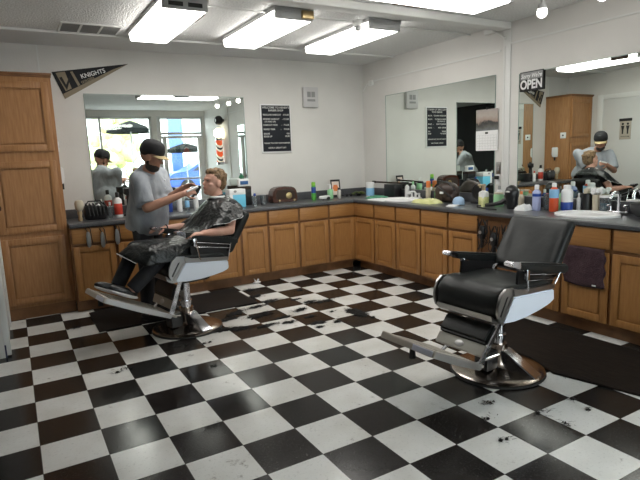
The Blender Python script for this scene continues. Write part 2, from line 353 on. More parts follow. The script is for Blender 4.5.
# ------------------------------------------------------------------ cabinets
def panel_door(mb,x0,x1,z0,z1,t=.018,fr=.055,y=0):
    # slab at y-t..y, inset panel
    b=mb
    b.box(x0,x0+fr,y-t,y,z0,z1,bev=.003); b.box(x1-fr,x1,y-t,y,z0,z1,bev=.003)
    b.box(x0+fr-.001,x1-fr+.001,y-t,y,z0,z0+fr,bev=.003); b.box(x0+fr-.001,x1-fr+.001,y-t,y,z1-fr,z1,bev=.003)
    b.box(x0+fr,x1-fr,y-t*.45,y,z0+fr,z1-fr)
    if x1-x0>2*fr+.08: b.prism([(x0+fr+.012,z0+fr+.012),(x1-fr-.012,z0+fr+.012),(x1-fr-.012,z1-fr-.012),(x0+fr+.012,z1-fr-.012)],y-t*.8,y-t*.4,bev=.004)
def base_cabinet(loc,rz,w,label,x0=None,drawer=True,doors=1,openbay=False,depth=.595):
    e=empty('base_cabinet',loc,label,'cabinet',rz,'oak base cabinets')
    b=MB()
    if not openbay: b.box(0,w,.019,depth,.10,.858)
    else:
        b.box(0,w,.019,depth,.10,.858)
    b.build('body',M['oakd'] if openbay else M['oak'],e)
    st=.018
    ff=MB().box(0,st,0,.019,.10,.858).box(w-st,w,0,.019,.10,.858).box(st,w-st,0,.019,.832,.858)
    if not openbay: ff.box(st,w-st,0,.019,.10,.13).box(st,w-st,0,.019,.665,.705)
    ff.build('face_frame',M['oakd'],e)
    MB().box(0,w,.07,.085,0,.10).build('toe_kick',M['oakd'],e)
    if openbay: return e
    if drawer:
        MB().box(.014,w-.014,-.019,-.001,.70,.855,bev=.005).build('drawer_front',M['oakh'],e)
        dt=.672
    else: dt=.85
    g=.014; ww=(w-2*g-(doors-1)*.012)/doors
    for k in range(doors):
        a=MB(); xx=g+k*(ww+.012); panel_door(a,xx,xx+ww,.125,dt); a.build('door',M['oak'],e)
    return e
YC=1.41; XC=3.83
bx=[(.465,.885,'leftmost oak base cabinet, beside the tall cabinet under the hanging clippers'),
(.885,1.31,'oak base cabinet second from the tall cabinet, behind the barber'),
(1.31,1.77,'oak base cabinet behind the occupied chair, third from the tall cabinet'),
(1.77,2.24,'oak base cabinet right behind the seated client'),
(2.24,2.588,'oak base cabinet under the clear cups, right of the occupied chair'),
(2.588,3.002,'oak base cabinet directly under the wooden radio'),
(3.002,3.427,'oak base cabinet under the green spray can'),
(3.427,3.828,'last oak base cabinet of the back wall, at the inner corner')]
for a,b,l in bx: base_cabinet((a,YC,0),0,b-a,l)
by=[(1.405,.968,'first oak base cabinet of the right wall, at the inner corner'),
(.968,.546,'second oak base cabinet of the right wall, under the wipes canister'),
(.546,.112,'third oak base cabinet of the right wall, under the white faucet'),
(.112,-.306,'fourth oak base cabinet of the right wall, under the yellow cloth'),
(-.306,-.712,'fifth oak base cabinet of the right wall, under the blue cap'),
(-.712,-1.18,'oak base cabinet without door or drawer, black cords hanging in front of it'),
(-1.18,-1.60,'oak base cabinet hidden behind the backrest of the empty chair'),
(-1.60,-2.01,'oak base cabinet under the oval sink with the plum towel'),
(-2.01,-2.50,'oak base cabinet at the right edge of the photo'),
(-2.50,-3.00,'oak base cabinet past the right edge of the photo')]
for a,b,l in by: base_cabinet((XC,a,0),-PI/2,a-b,l,openbay='without door' in l)
struct('trim_6',MB().box(3.828,3.92,1.405,1.44,.10,.858),M['oakd'])
# tall cabinet
tc=empty('tall_cabinet',(.15,1.55,0),'tall oak pantry cabinet against the left end of the back wall','cabinet')
MB().box(-.31,.31,.0,.475,.0,2.325).build('body',M['oakv'],tc)
MB().box(-.315,.32,-.030,.475,2.328,2.348,bev=.004).box(-.313,.315,-.016,.475,2.312,2.328).build('crown_moulding',M['oakd'],tc)
for z0,z1,n in ((1.62,2.265,'top'),(.845,1.525,'middle'),(.145,.79,'bottom')):
    a=MB(); panel_door(a,-.275,.275,z0,z1,t=.02,fr=.06); a.build('door',M['oakv'],tc)
MB().box(-.30,.31,-.004,-.001,0,.11).build('toe_board',M['oakd'],tc)
# things on the side of the tall cabinet, seen in the mirror
e=empty('switch_plate',(.461,1.66,1.66),'white plate with a dark centre on the tall cabinet side','switch'); MB().box(0,.01,-.055,.055,-.05,.05,bev=.004).build('plate',M['whitep'],e); MB().ell((.011,0,0),(.006,.016,.016)).build('button',M['matteb'],e)
e=empty('soap_dispenser',(.461,1.80,1.34),'white soap dispenser with a dark nozzle on the tall cabinet side','dispenser'); MB().prism([(0,.12),(.040,.12),(.045,0),(.03,-.05),(0,-.05)],-.055,.055,bev=.01).build('tank',M['whitep'],e); MB().cyl((.022,0,-.11),(.022,0,-.05),.012).build('nozzle',M['matteb'],e)
# ------------------------------------------------------------------ worktop with two sink openings
CT=.902
def counter():
    m=MB(); z0=.860
    m.box(.465,XR-.001,1.395,YB-.001,z0,CT)                      # back run
    m.box(.465,3.80,1.375,1.395,z0+.002,CT-.002,bev=.008,seg=3)
    sinks=[(4.10,.80,.27,.20),(4.13,-1.60,.265,.215)]  # cx, cy, along y, along x
    y=1.395; 
    for cx,cy,ry,rx in sinks:
        m.box(3.815,XR-.001,cy+ry,y,z0,CT); m.box(3.815,cx-rx,cy-ry,cy+ry,z0,CT); m.box(cx+rx,XR-.001,cy-ry,cy+ry,z0,CT)
        # ring between rectangle and ellipse
        b=bmesh.new(); n=40
        E=[b.verts.new((cx+(rx-.025)*math.cos(2*PI*i/n),cy+(ry-.025)*math.sin(2*PI*i/n),CT)) for i in range(n)]
        Q=[b.verts.new(p) for p in ((cx-rx,cy-ry,CT),(cx+rx,cy-ry,CT),(cx+rx,cy+ry,CT),(cx-rx,cy+ry,CT))]
        ed=[b.edges.new((E[i],E[(i+1)%n])) for i in range(n)]+[b.edges.new((Q[i],Q[(i+1)%4])) for i in range(4)]
        bmesh.ops.triangle_fill(b,edges=ed,use_beauty=True)
        for f in b.faces:
            if f.normal.z<0: f.normal_flip()
        m._merge(b); y=cy-ry
    m.box(3.815,XR-.001,-3.0,y,z0,CT)
    m.box(3.795,3.815,-3.0,1.385,z0+.002,CT-.002,bev=.008,seg=3)
    m.box(.465,XR-.001,YB-.022,YB-.001,CT,1.0,bev=.003); m.box(XR-.022,XR-.001,-3.0,YB-.022,CT,1.0,bev=.003)
    o=m.build('worktop',M['counter']); return tag(o,'charcoal laminate worktop running along both walls with a low backsplash','worktop')
counter()
def sink(cx,cy,rx,ry,label):
    e=empty('sink',(cx,cy,CT),label,'sink')
    n=48; prof=[(1.0,0.0),(1.0,.010),(.97,.017),(.90,.019),(.82,.014),(.78,.0),(.70,-.07),(.5,-.12),(.2,-.135),(.05,-.137)]
    MB().lathe(prof,seg=n,sx=rx,sy=ry).build('basin',M['whitep'],e)
    MB().lathe([(.0,-.13),(.02,-.13),(.022,-.134)],seg=16).build('drain',M['chrome'],e)
sink(4.10,.80,.20,.27,'white oval sink near the corner, partly under towels')
sink(4.13,-1.60,.215,.265,'white oval sink on the right counter behind the empty chair')
def faucet(loc,m,label,h=.12):
    e=empty('faucet',loc,label,'faucet',0)
    MB().box(-.03,.03,-.085,.085,0,.018,bev=.007).build('base',m,e)
    MB().tube([(0,0,.01),(0,0,h*.8),(-.02,0,h),(-.06,0,h*1.03),(-.10,0,h*.95),(-.12,0,h*.75)],[.014,.013,.012,.011,.011,.011],seg=12).build('spout',m,e)
    for s in (-1,1): MB().cyl((0,s*.07,.01),(0,s*.07,.055),.015,.012).box(-.045,.012,s*.07-.009,s*.07+.009,.055,.072,bev=.005).build('handle',m,e)
    return e
faucet((4.335,.80,CT+.001),M['whitep'],'white faucet behind the sink near the corner',.09)
# ------------------------------------------------------------------ mats and hair
o=MB().box(.55,2.08,.63,1.34,.001,.013,bev=.004).build('floor_mat',M['mat2']); tag(o,'black floor mat behind the occupied chair by the cabinets','floor mat')
o=MB().prism([(3.05,-1.0),(3.74,-1.0),(3.78,-3.3),(3.27,-3.3),(3.08,-2.66),(2.955,-2.17),(3.05,-1.92)],.001,.014,bev=.004,mtx=Matrix(((1,0,0,0),(0,0,1,0),(0,1,0,0),(0,0,0,1)))).build('floor_mat',M['mat']); tag(o,'streaky dark brown floor mat beside the empty chair','floor mat')
def clippings(name,spots,label,z=.002,k_=1):
    m=bmesh.new(); rnd=random.Random(hash(label)%1000 if 0 else len(label))
    for (x,y,sx,sy,n,a) in spots:
        ca,sa=math.cos(a),math.sin(a)
        def W(u,v): return (x+u*ca-v*sa,y+u*sa+v*ca)
        nb=max(2,n//14)
        for k in range(nb):   # matted tufts
            u,v=rnd.gauss(0,sx*.42),rnd.gauss(0,sy*.42); r=rnd.uniform(.009,.028)*k_; cx,cy=W(u,v); N=11
            ctr=m.verts.new((cx,cy,z+rnd.uniform(.006,.016))); ring=[]
            for i in range(N):
                t=2*PI*i/N; rr=r*rnd.uniform(.45,1.45); ring.append(m.verts.new((cx+rr*1.3*math.cos(t+a),cy+rr*math.sin(t+a),z)))
            for i in range(N): m.faces.new((ctr,ring[i],ring[(i+1)%N]))
        for k in range(n):    # strands
            u,v=rnd.gauss(0,sx*.55),rnd.gauss(0,sy*.55); L=rnd.uniform(.012,.04); t=rnd.uniform(0,2*PI); w=rnd.uniform(.001,.0025)
            p=Vector((*W(u,v),z+rnd.uniform(.001,.006))); d=Vector((math.cos(t),math.sin(t),0)); s=Vector((-d.y,d.x,0)); q=p+d*L/2+s*rnd.uniform(-.006,.006)+Vector((0,0,.003)); e2=p+d*L
            A=[m.verts.new(p-s*w),m.verts.new(p+s*w),m.verts.new(q+s*w),m.verts.new(q-s*w),m.verts.new(e2)]
            m.faces.new(A[:4]); m.faces.new((A[3],A[2],A[4]))
    me=bpy.data.meshes.new(name); m.to_mesh(me); m.free(); me.materials.append(M['clip']); o=bpy.data.objects.new(name,me); C.objects.link(o)
    return tag(o,label,'hair clippings',None,'stuff')
HAIR1=[];HAIR2=[];HAIR3=[]
exec('''
HAIR1+=[(1.60,-.02,.13,.05,170,-.3),(1.48,.02,.08,.04,80,0),(1.93,.22,.14,.05,170,.2),(1.85,-.10,.10,.025,90,0),(2.08,.02,.08,.03,70,0),(1.75,.42,.12,.06,120,.4),(1.98,.50,.12,.04,110,.2),(2.20,.62,.12,.035,110,0),(2.16,.88,.08,.05,90,0),(2.06,.79,.05,.04,50,0),(2.22,1.20,.05,.04,40,0),(2.05,-.14,.07,.03,60,0),(1.62,.28,.10,.05,90,0)]
HAIR2+=[(2.53,.33,.09,.035,110,0),(2.67,.27,.09,.02,70,0),(2.31,.14,.09,.04,110,.3),(2.25,-.31,.07,.035,90,0),(2.21,-.42,.04,.02,30,0),(2.40,-.39,.03,.025,40,0),(2.70,-.27,.045,.11,760,.1),(2.70,-.20,.05,.05,260,0),(2.68,.83,.05,.02,20,0),(2.45,.50,.05,.02,24,0),(2.30,-.10,.05,.03,30,0),(2.52,-.10,.04,.02,20,0)]
HAIR3+=[(.54,-.42,.05,.03,26,0),(.60,-.38,.04,.02,20,0),(.38,.91,.05,.04,60,.6),(1.05,-.15,.08,.02,30,0),(1.25,-.22,.06,.02,24,0),(2.17,-2.34,.06,.02,14,0),(2.05,-2.55,.05,.02,16,0),(2.45,-2.46,.05,.03,26,0),(2.74,-2.47,.03,.02,12,0),(2.44,-2.62,.05,.03,26,.5),(2.70,-2.59,.02,.01,12,0),(2.30,-2.22,.04,.03,36,0),(1.15,-.72,.05,.02,8,0),(3.0,-2.25,.05,.015,16,0)]
''')
HAIR1=[(a,b,c,d,int(n*2.2),e) for a,b,c,d,n,e in HAIR1]; HAIR2=[(a,b,c,d,int(n*1.9),e) for a,b,c,d,n,e in HAIR2]
clippings('hair_clippings',HAIR1,'dark hair clippings swept around the base of the occupied chair')
clippings('hair_clippings',HAIR2,'dark tufts of cut hair on the open floor between the two chairs')
clippings('hair_clippings',HAIR3,'small scattered flecks of cut hair on the near white tiles',k_=.55)
# ------------------------------------------------------------------ barber chairs
def barber_chair(loc,ang,label,dx=0,dz=0,tilt=0,adz=0,adx=0,bk=0,fp=None):
    e=empty('barber_chair',loc,label,'barber chair',ang)
    ct,st=math.cos(tilt),math.sin(tilt)
    def T(p):  # side profile point (forward, up)
        x,z=p[0],p[1]-.45; return (x*ct-z*st+dx, x*st+z*ct+.45+dz)
    def TA(p): q=T(p); return (q[0]+adx,q[1]+adz)
    MB().lathe([(0,0.001),(.305,.001),(.308,.006),(.30,.012),(.28,.013)],seg=48).build('base_gasket',M['rubber'],e)
    MB().lathe([(.298,.012),(.301,.022),(.285,.030),(.22,.033),(.13,.040),(.095,.055),(.078,.085),(.070,.14),(.066,.16),(.062,.19),(.060,.20)],seg=56).build('base',M['dish'],e)
    top=.43+dz
    MB().cyl((0,0,.19),(0,0,top-.02),.045,seg=28).cyl((0,0,.24),(0,0,.262),.054,seg=28).build('column',M['chrome'],e)
    MB().box(.06,.17,-.055,.055,.045,.17,bev=.012).cyl((.165,.0,.11),(.178,.0,.11),.040,.034).build('pedal_housing',M['black'],e)
    MB().prism([(.04,-0.0),(.285,0.0),(.285,.010),(.07,.14),(.04,.14)],-.05,.05,bev=.006,mtx=Matrix.Translation((0,0,.025))@Matrix.Rotation(R(100),4,'Z')).build('base_fin',M['chrome'],e)
    MB().prism([T((-.16,.50)),T((.24,.47)),T((.20,.41)),T((-.08,.41))],-.15,.15,bev=.01).build('seat_carrier',M['matteb'],e)
    MB().box(dx*.5-.07,dx*.5+.07,-.06,.06,top-.045,top+.02,bev=.01).build('column_head',M['black'],e)
    pan=[(-.215,.580),(-.10,.586),(.190,.597),(.215,.565),(.25,.51),(.282,.462),(.27,.448),(.17,.440),(.05,.447),(-.06,.462),(-.17,.485),(-.222,.508)]
    for s in (1,-1):
        y0,y1=sorted((s*.236,s*.262)); MB().prism([T(p) for p in pan],y0,y1,bev=.008).build('side_panel',M['enamel'],e)
        out=[(.19,.652),(.265,.658),(.308,.628),(.332,.57),(.337,.515),(.320,.468),(.280,.440)]
        inn=[(.19,.640),(.258,.645),(.296,.618),(.318,.565),(.323,.518),(.308,.478),(.275,.452)]
        y0,y1=sorted((s*.244,s*.264)); MB().prism([T(p) for p in out+inn[::-1]],y0,y1,bev=.003).build('front_rim',M['steel'],e)
        MB().prism([T(p) for p in [(.189,.600),(.205,.604),(.300,.470),(.284,.460)]],*sorted((s*.246,s*.2645)),bev=.003).build('panel_edge',M['steel'],e)
        y0,y1=sorted((s*.240,s*.256)); MB().prism([T(p) for p in [(.18,.615)]+inn+[(.275,.455)]],y0,y1).build('rim_inlay',M['steel'],e)
        MB().prism([T(p) for p in [(.235,.610),(.252,.604),(.312,.500),(.300,.490)]],*sorted((s*.250,s*.2585)),bev=.002).build('rim_slot',M['black'],e)
        y0,y1=sorted((s*.205,s*.264)); MB().prism([T(p) for p in [(-.218,.581),(.19,.598),(.20,.650),(.12,.628),(-.218,.610)]],y0,y1,bev=.004).build('top_rail',M['steel'],e)
    prof=[(-.22,.52),(-.22,.635),(-.15,.658),(.0,.652),(.10,.655),(.19,.668),(.27,.660),(.322,.61),(.340,.54),(.322,.475),(.28,.455),(.1,.50)]
    rows=[]
    W=.241; ys=[-W,-W*.97,-W*.85,-W*.5,0,W*.5,W*.85,W*.97,W]; sc=[.90,.97,1,1.02,1.0,1.02,1,.97,.90]
    cx=sum(p[0] for p in prof)/len(prof); cz=sum(p[1] for p in prof)/len(prof)
    for y,s in zip(ys,sc):
        r=[]
        for p in prof: q=T((cx+(p[0]-cx)*s,cz+(p[1]-cz)*s)); r.append((q[0],y,q[1]))
        rows.append(r+[r[0]])
    cb=MB().grid(rows); bmesh.ops.remove_doubles(cb.bm,verts=cb.bm.verts,dist=1e-5); bmesh.ops.holes_fill(cb.bm,edges=cb.bm.edges)
    o=cb.build('seat_cushion',M['leather'],e,auto=False); sd=o.modifiers.new('s','SUBSURF'); sd.levels=2; sd.render_levels=2
    MB().prism([T(p) for p in [(.330,.49),(.345,.50),(.338,.462),(.30,.436),(.20,.432),(.20,.445),(.29,.452)]],-.222,.222,bev=.003).build('front_trim',M['steel'],e)
    B0=(-.245-bk*.3,.650); B1=(-.465-bk,.985-bk*.1)
    ux,uz=B1[0]-B0[0],B1[1]-B0[1]; L=math.hypot(ux,uz); ux/=L; uz/=L; nx,nz=uz,-ux
    rows=[]
    bs=[0,.02,.07,.16,.3,.45,.6,.75,.88,.95,.985,1.0]; th=[.030,.042,.048,.048,.046,.045,.044,.043,.042,.038,.028,.015]; hw=[.232,.240,.243,.243,.243,.242,.241,.240,.239,.237,.232,.222]
    for b,t,w in zip(bs,th,hw):
        c=(B0[0]+ux*L*b,B0[1]+uz*L*b); r=[]
        for k in range(56):
            a=2*PI*k/56; sx=math.copysign(abs(math.cos(a))**.35,math.cos(a)); sy=math.copysign(abs(math.sin(a))**.5,math.sin(a))
            cr=0
            if sy>.3: cr=-.006*max(0,math.sin(sx*9.5+b*1.2))**3*math.sin(PI*min(1,b*1.1)) 
            q=T((c[0]+nx*(sy*t+cr),c[1]+nz*(sy*t+cr))); r.append((q[0],w*sx,q[1]))
        rows.append(r+[r[0]])
    bb=MB().grid(rows); bmesh.ops.remove_doubles(bb.bm,verts=bb.bm.verts,dist=1e-5); bmesh.ops.holes_fill(bb.bm,edges=bb.bm.edges)
    bb.build('backrest',M['leather'],e,auto=False)
    for s in (-1,1):
        A=T((-.17,.665)); Bq=T((-.26-bk*.3,.655)); MB().tube([(A[0],s*.185,A[1]-.03),(A[0]-.01,s*.185,A[1]),(Bq[0],s*.185,Bq[1]+.02)],.010).build('back_hinge',M['chrome'],e)
    for s in (1,-1):
        y=s*.246; w=.033
        MB().prism([TA((.160,.805)),TA((-.08,.768)),TA((-.33,.726)),TA((-.350,.708)),TA((-.335,.664)),TA((-.08,.700)),TA((.08,.742)),TA((.160,.762))],y-w,y+w,bev=.012).build('arm_pad',M['leather'],e)
        MB().prism([TA((.150,.809)),TA((.220,.818)),TA((.236,.806)),TA((.228,.788)),TA((.150,.762))],y-w*1.02,y+w*1.02,bev=.005).build('arm_cap',M['chrome'],e)
        ib=MB(); ys=sorted((s*.214,s*.230)); ib.prism([TA((.11,.74)),TA((-.30,.68)),T((-.235,.605)),T((.10,.610)),T((.12,.66))],ys[0],ys[1],bev=.004); ib.build('arm_side_panel',M['black'],e)
        g=MB(); P=lambda p:(p[0],s*.262,p[1])
        g.tube([P(TA((.07,.75))),P(T((.055,.61)))],.006); g.tube([P(TA((-.275,.69))),P(T((-.215,.612)))],.006)
        g.tube([P(TA((.07,.716))),P(TA((-.265,.670)))],.0045); g.tube([P(TA((.062,.676))),P(TA((-.255,.640)))],.0045)
        g.box(TA((.07,.75))[0]-.014,TA((.07,.75))[0]+.014,y-.006,y+.026,TA((.07,.68))[1],TA((.07,.748))[1],bev=.003)
        g.build('arm_frame',M['chrome'],e)
    F0,F1,LT,LB=fp    # rear and front of the foot plate, top of the leg rest
    def lerp(a,b,t): return (a[0]+(b[0]-a[0])*t,a[1]+(b[1]-a[1])*t)
    d=Vector((LB[0]-LT[0],LB[1]-LT[1])); n=Vector((-d.y,d.x)).normalized()*(-1 if -d.y<0 else 1)
    def off(p,k): return (p[0]+n.x*k,p[1]+n.y*k)
    MB().prism([LT,off(LT,.035),off(lerp(LT,LB,.10),.05),off(lerp(LT,LB,.60),.046),off(lerp(LT,LB,.66),.03),lerp(LT,LB,.66)],-.19,.19,bev=.014).build('legrest_pad',M['leather'],e)
    MB().prism([lerp(LT,LB,.65),off(lerp(LT,LB,.65),.026),off(LB,.022),LB],-.19,.19,bev=.004).build('legrest_plate',M['legplate'],e)
    q=off(lerp(LT,LB,.83),.025); MB().ell((q[0],0,q[1]),(.006,.036,.022),Euler((0,math.atan2(-n.y,n.x),0)).to_matrix()).build('emblem',M['alum'],e)
    dd=Vector((F1[0]-F0[0],F1[1]-F0[1])).normalized(); up=Vector((-dd.y,dd.x))
    def fpnt(t,k): p=lerp(F0,F1,t); return (p[0]+up.x*k,p[1]+up.y*k)
    MB().prism([fpnt(-.14,.008),fpnt(.3,.014),fpnt(.7,.014),fpnt(1,.010),fpnt(1,-.010),fpnt(.5,-.014),fpnt(-.14,-.010)],-.205,.205,bev=.003).build('foot_plate',M['tan_plate'],e)
    rib=MB()
    for k in range(9):
        t=.16+.085*k; rib.prism([fpnt(t,.008),fpnt(t,.0175),fpnt(t+.045,.0175),fpnt(t+.045,.008)],-.15,.15,bev=.002)
    rib.build('tread_ribs',col('tread',(.40,.37,.32),.55),e)
    for s in (1,-1):
        ys=sorted((s*.205,s*.224)); MB().prism([fpnt(-.04,.012),fpnt(.5,.008),fpnt(1.0,.014),fpnt(1.02,-.024),fpnt(.5,-.032),fpnt(-.04,-.026)],ys[0],ys[1],bev=.005).build('side_bar',M['steel'],e)
        if s<0: continue
        ys=sorted((s*.193,s*.204)); a0=T((.225,.455)); a1=T((.190,.455)); MB().prism([a1,a0,(F0[0]-.005,F0[1]+.008),(F0[0]-.045,F0[1]-.010)],ys[0],ys[1],bev=.004).build('link_bar',M['chrome'],e)
    MB().prism([fpnt(.985,.020),fpnt(1.025,.014),fpnt(1.03,-.026),fpnt(.985,-.020)],-.224,.224,bev=.004).build('front_lip',M['lip_tan'],e)
    q0=fpnt(1.034,.010); q1=fpnt(1.038,-.022); MB().prism([fpnt(1.028,.012),q0,q1,fpnt(1.03,-.022)],.055,.215,bev=.002).build('name_plate',col('plate_silver',(.62,.64,.74),.3,metal=.5),e)
    q=fpnt(.95,-.02); MB().cyl((q[0],.03,q[1]-.055),(q[0],.03,q[1]),.020,.016).build('bumper',M['rubber'],e)
    MB().tube([(.05,-.08,top-.03),(F0[0]*.55,-.10,(top+F0[1])*.5-.02),(F0[0]+.03,-.10,F0[1]-.02)],.011).build('under_brace',M['chrome'],e)
    MB().tube([(.10,.09,.16),(F0[0]*.75,.09,F0[1]-.05),(F0[0]+.12,.09,F0[1]+.01)],.009).build('under_brace',M['chrome'],e)
    return e
CR=Vector((2.715,-1.92,0)); CL=Vector((1.24,.27,0))
chR=barber_chair(CR,R(183),'empty black leather barber chair with white enamel sides, on the right',fp=((.435,.213),(.807,.379),(.24,.40),(.375,.235)))
chL=barber_chair(CL,R(189.8),'barber chair on the left holding the seated client',dx=-.085,dz=.035,tilt=R(3),adz=.05,adx=.03,bk=-.02,fp=((.25,.222),(.745,.455),(.12,.44),(.205,.25)))
# ------------------------------------------------------------------ people
AF=R(189.8); Fv=Vector((math.cos(AF),math.sin(AF),0)); Lv=Vector((-math.sin(AF),math.cos(AF),0))
def LC(f,l,z): return CL+Fv*f+Lv*l+Vector((0,0,z))
def cap(m,p0,r0,p1,r1,flat=False):
    p0=Vector(p0);p1=Vector(p1); m.cyl(p0,p1,r0,r1,seg=18)
    if not flat: m.ell(p0,r0); m.ell(p1,r1)
def chain(m,pts,flat=False):
    for (a,ra),(b,rb) in zip(pts,pts[1:]): cap(m,a,ra,b,rb,flat)
def basis(fwd,up=(0,0,1)):
    f=Vector(fwd).normalized(); u=Vector(up); l=u.cross(f).normalized(); u=f.cross(l).normalized()
    return Matrix((f,l,u)).transposed()      # columns: forward, left, up
def head(m,c,B,s=1):
    g=lambda x,y,z: Vector(c)+B@Vector((x,y,z))*s
    m.ell(g(-.012,0,.03),(.098*s,.076*s,.093*s),B); m.ell(g(.022,0,-.035),(.066*s,.060*s,.075*s),B)
    m.ell(g(.055,0,-.085),(.032*s,.032*s,.026*s),B)                       # chin
    m.ell(g(.062,0,.028),(.032*s,.052*s,.018*s),B)                        # brow
    for y in (-1,1):
        m.ell(g(.050,y*.038,-.020),(.026*s,.024*s,.022*s),B); m.ell(g(-.008,y*.076,-.005),(.022*s,.012*s,.032*s),B)
    cap(m,g(.080,0,.015),.008*s,g(.101,0,-.018),.012*s)                   # nose
    m.ell(g(.076,0,-.052),(.018*s,.026*s,.014*s),B)
    return g
def hand(m,wrist,dirv,palm_n,s=1,curl=.6,thumb=1,splay=.12):
    # dirv: wrist->knuckles, palm_n: palm normal; thumb: side sign along n x d
    d=Vector(dirv).normalized(); n=Vector(palm_n); n=(n-d*n.dot(d)).normalized(); t=n.cross(d).normalized()*thumb
    w=Vector(wrist); kn=w+d*.085*s
    B=Matrix((d,t,n)).transposed()
    m.ell(w+d*.045*s,(.052*s,.040*s,.016*s),B)
    for k,(off,L) in enumerate(((.030,.072),(.010,.080),(-.010,.075),(-.030,.058))):
        p=w+d*.078*s+t*off*s; dd=(d+t*off*splay*20*.1).normalized(); r=.0088*s; pts=[(p-dd*.02*s,r*1.05)]
        a=0
        for j,f in enumerate((.45,.32,.23)):
            a+=curl*(.6 if j==0 else .9); v=dd*math.cos(a)+n*math.sin(a); p=p+v*L*f*s; pts.append((p.copy(),r*(1-.08*(j+1))))
        chain(m,pts)
    p=w+d*.022*s+t*.030*s; v1=(d*.55+t*.75+n*.25).normalized(); v2=(d*.85+t*.25+n*.45).normalized()
    chain(m,[(p-t*.01*s,.012*s),(p+v1*.035*s,.011*s),(p+v1*.035*s+v2*.032*s,.0095*s),(p+v1*.035*s+v2*.056*s,.008*s)])
def P(name,loc,label):
    return empty(name,loc,label,'person')
# --- barber (standing)
bo=Vector((1.13,.78,.013)); barber=P('person',bo,'standing man in black cap with tan visor and grey shirt, leaning over the seated client')
def W(x,y,z): return Vector((x,y,z))-bo
sh=Vector((.27,.35,0)).normalized()      # right shoulder -> left shoulder
fw_=Vector((.79,-.61,0)).normalized()
Bt=Matrix((fw_,sh,Vector((0,0,1)))).transposed()
body=MB(); shirt=MB(); pants=MB()
pel=Vector((1.08,.82,.93)); 
def Wv(v): return v-bo
rsh=Vector((.985,.51,1.335)); lsh=Vector((1.25,.84,1.355)); chest=Vector((1.11,.70,1.215)); neck=Vector((1.095,.64,1.41)); hc=Vector((1.120,.565,1.515))
rel=Vector((1.01,.405,1.085)); rwr=Vector((1.315,.345,1.19)); lel=Vector((1.25,.66,1.12)); lwr=Vector((1.36,.49,1.235))
# skin body
body.ell(Wv(chest),(.10,.15,.20),Bt); body.ell(Wv(pel+Vector((0,0,.05))),(.10,.13,.14),Bt)
cap(body,Wv(chest+Vector((0,0,.10))),.08,Wv(pel),.10)
cap(body,Wv(neck-Vector((.01,-.02,.05))),.062,Wv(hc-Vector((.0,0,.05))),.055)
for shd,el,wr in ((rsh,rel,rwr),(lsh,lel,lwr)):
    chain(body,[(Wv(shd),.050),(Wv(el),.040)]); chain(body,[(Wv(el),.041),(Wv(el.lerp(wr,.35)),.040),(Wv(wr),.026)])
Bh=basis((.78,-.44,-.34)); g=head(body,Wv(hc),Bh,1.0)
hand(body,Wv(rwr),(.9,-.05,.25),(.1,.75,-.5),.92,.7,thumb=1); hand(body,Wv(lwr),(.75,-.45,.35),(.25,-.55,-.6),.92,.6,thumb=-1)
for s in (-1,1):
    hip=pel+sh*s*.09+Vector((0,0,-.05)); kn=pel+sh*s*.12+fw_*.02; kn.z=.50; an=pel+sh*s*.13; an.z=.10
    chain(body,[(Wv(hip),.07),(Wv(kn),.05),(Wv(an),.035)])
    chain(pants,[(Wv(hip),.098),(Wv(kn),.072),(Wv(an+Vector((0,0,.02))),.062)])
pants.ell(Wv(pel),(.125,.165,.12),Bt)
remeshed('body',body,M['skin'],barber,.0065,3)
remeshed('trousers',pants,M['pants'],barber,.013,5)
# shirt
shirt.ell(Wv(chest+Vector((-.01,.01,.0))),(.150,.215,.225),Bt); shirt.ell(Wv(pel+Vector((.01,-.01,.10))),(.165,.205,.17),Bt); shirt.ell(Wv(chest+Vector((-.02,.03,.10))),(.12,.20,.12),Bt)
shirt.cyl(Wv(chest),Wv(pel-Vector((0,0,.06))),.175,.195,seg=24); shirt.ell(Wv(pel.lerp(chest,.5)),(.148,.185,.2),Bt)
cap(shirt,Wv(neck-Vector((.012,-.03,.06))),.085,Wv(neck-Vector((.012,-.02,.02))),.072)
for shd,el,nn_ in ((rsh,rel,1),(lsh,lel,-1)):
    shirt.ell(Wv(shd),.074); shirt.cyl(Wv(shd),Wv(shd.lerp(el,.88)),.074,.080,seg=24); shirt.ell(Wv(shd.lerp(chest,.35)+Vector((0,0,.0))-fw_*.02),.085)
for q in (rsh,lsh): cap(shirt,Wv(neck-Vector((.01,-.02,.075))),.068,Wv(q+Vector((0,0,-.015))),.066)
so=remeshed('shirt',shirt,M['shirt'],barber,.010,12)
tex=0
me=so.data
for v in me.vertices:
    n=noise.noise(v.co*7.0+Vector((3,1,2)))*.012+noise.noise(Vector((v.co.x*18,v.co.y*18,v.co.z*6)))*.011; v.co+=v.normal*n
cr=[Wv(neck)+Vector((-.008,.012,-.035))+Bt@Vector((.066*math.cos(a),.070*math.sin(a),-.030*math.cos(a))) for a in [2*PI*i/24+.25 for i in range(23)]]
MB().tube(cr,[.006]+[.014]*21+[.006],seg=8).build('collar',M['shirt'],so)
pk=[]
for i in range(12):
    t=i/11; p=Wv(chest.lerp(pel,t*.95))+fw_*(.150+.03*t)+Vector((0,0,.13*(1-t))); pk.append(p)
mbp=MB()
for i in (1,3,5,7,9): mbp.ell(pk[i]+fw_*.004,.007)
mbp.build('buttons',M['whitep'],so)
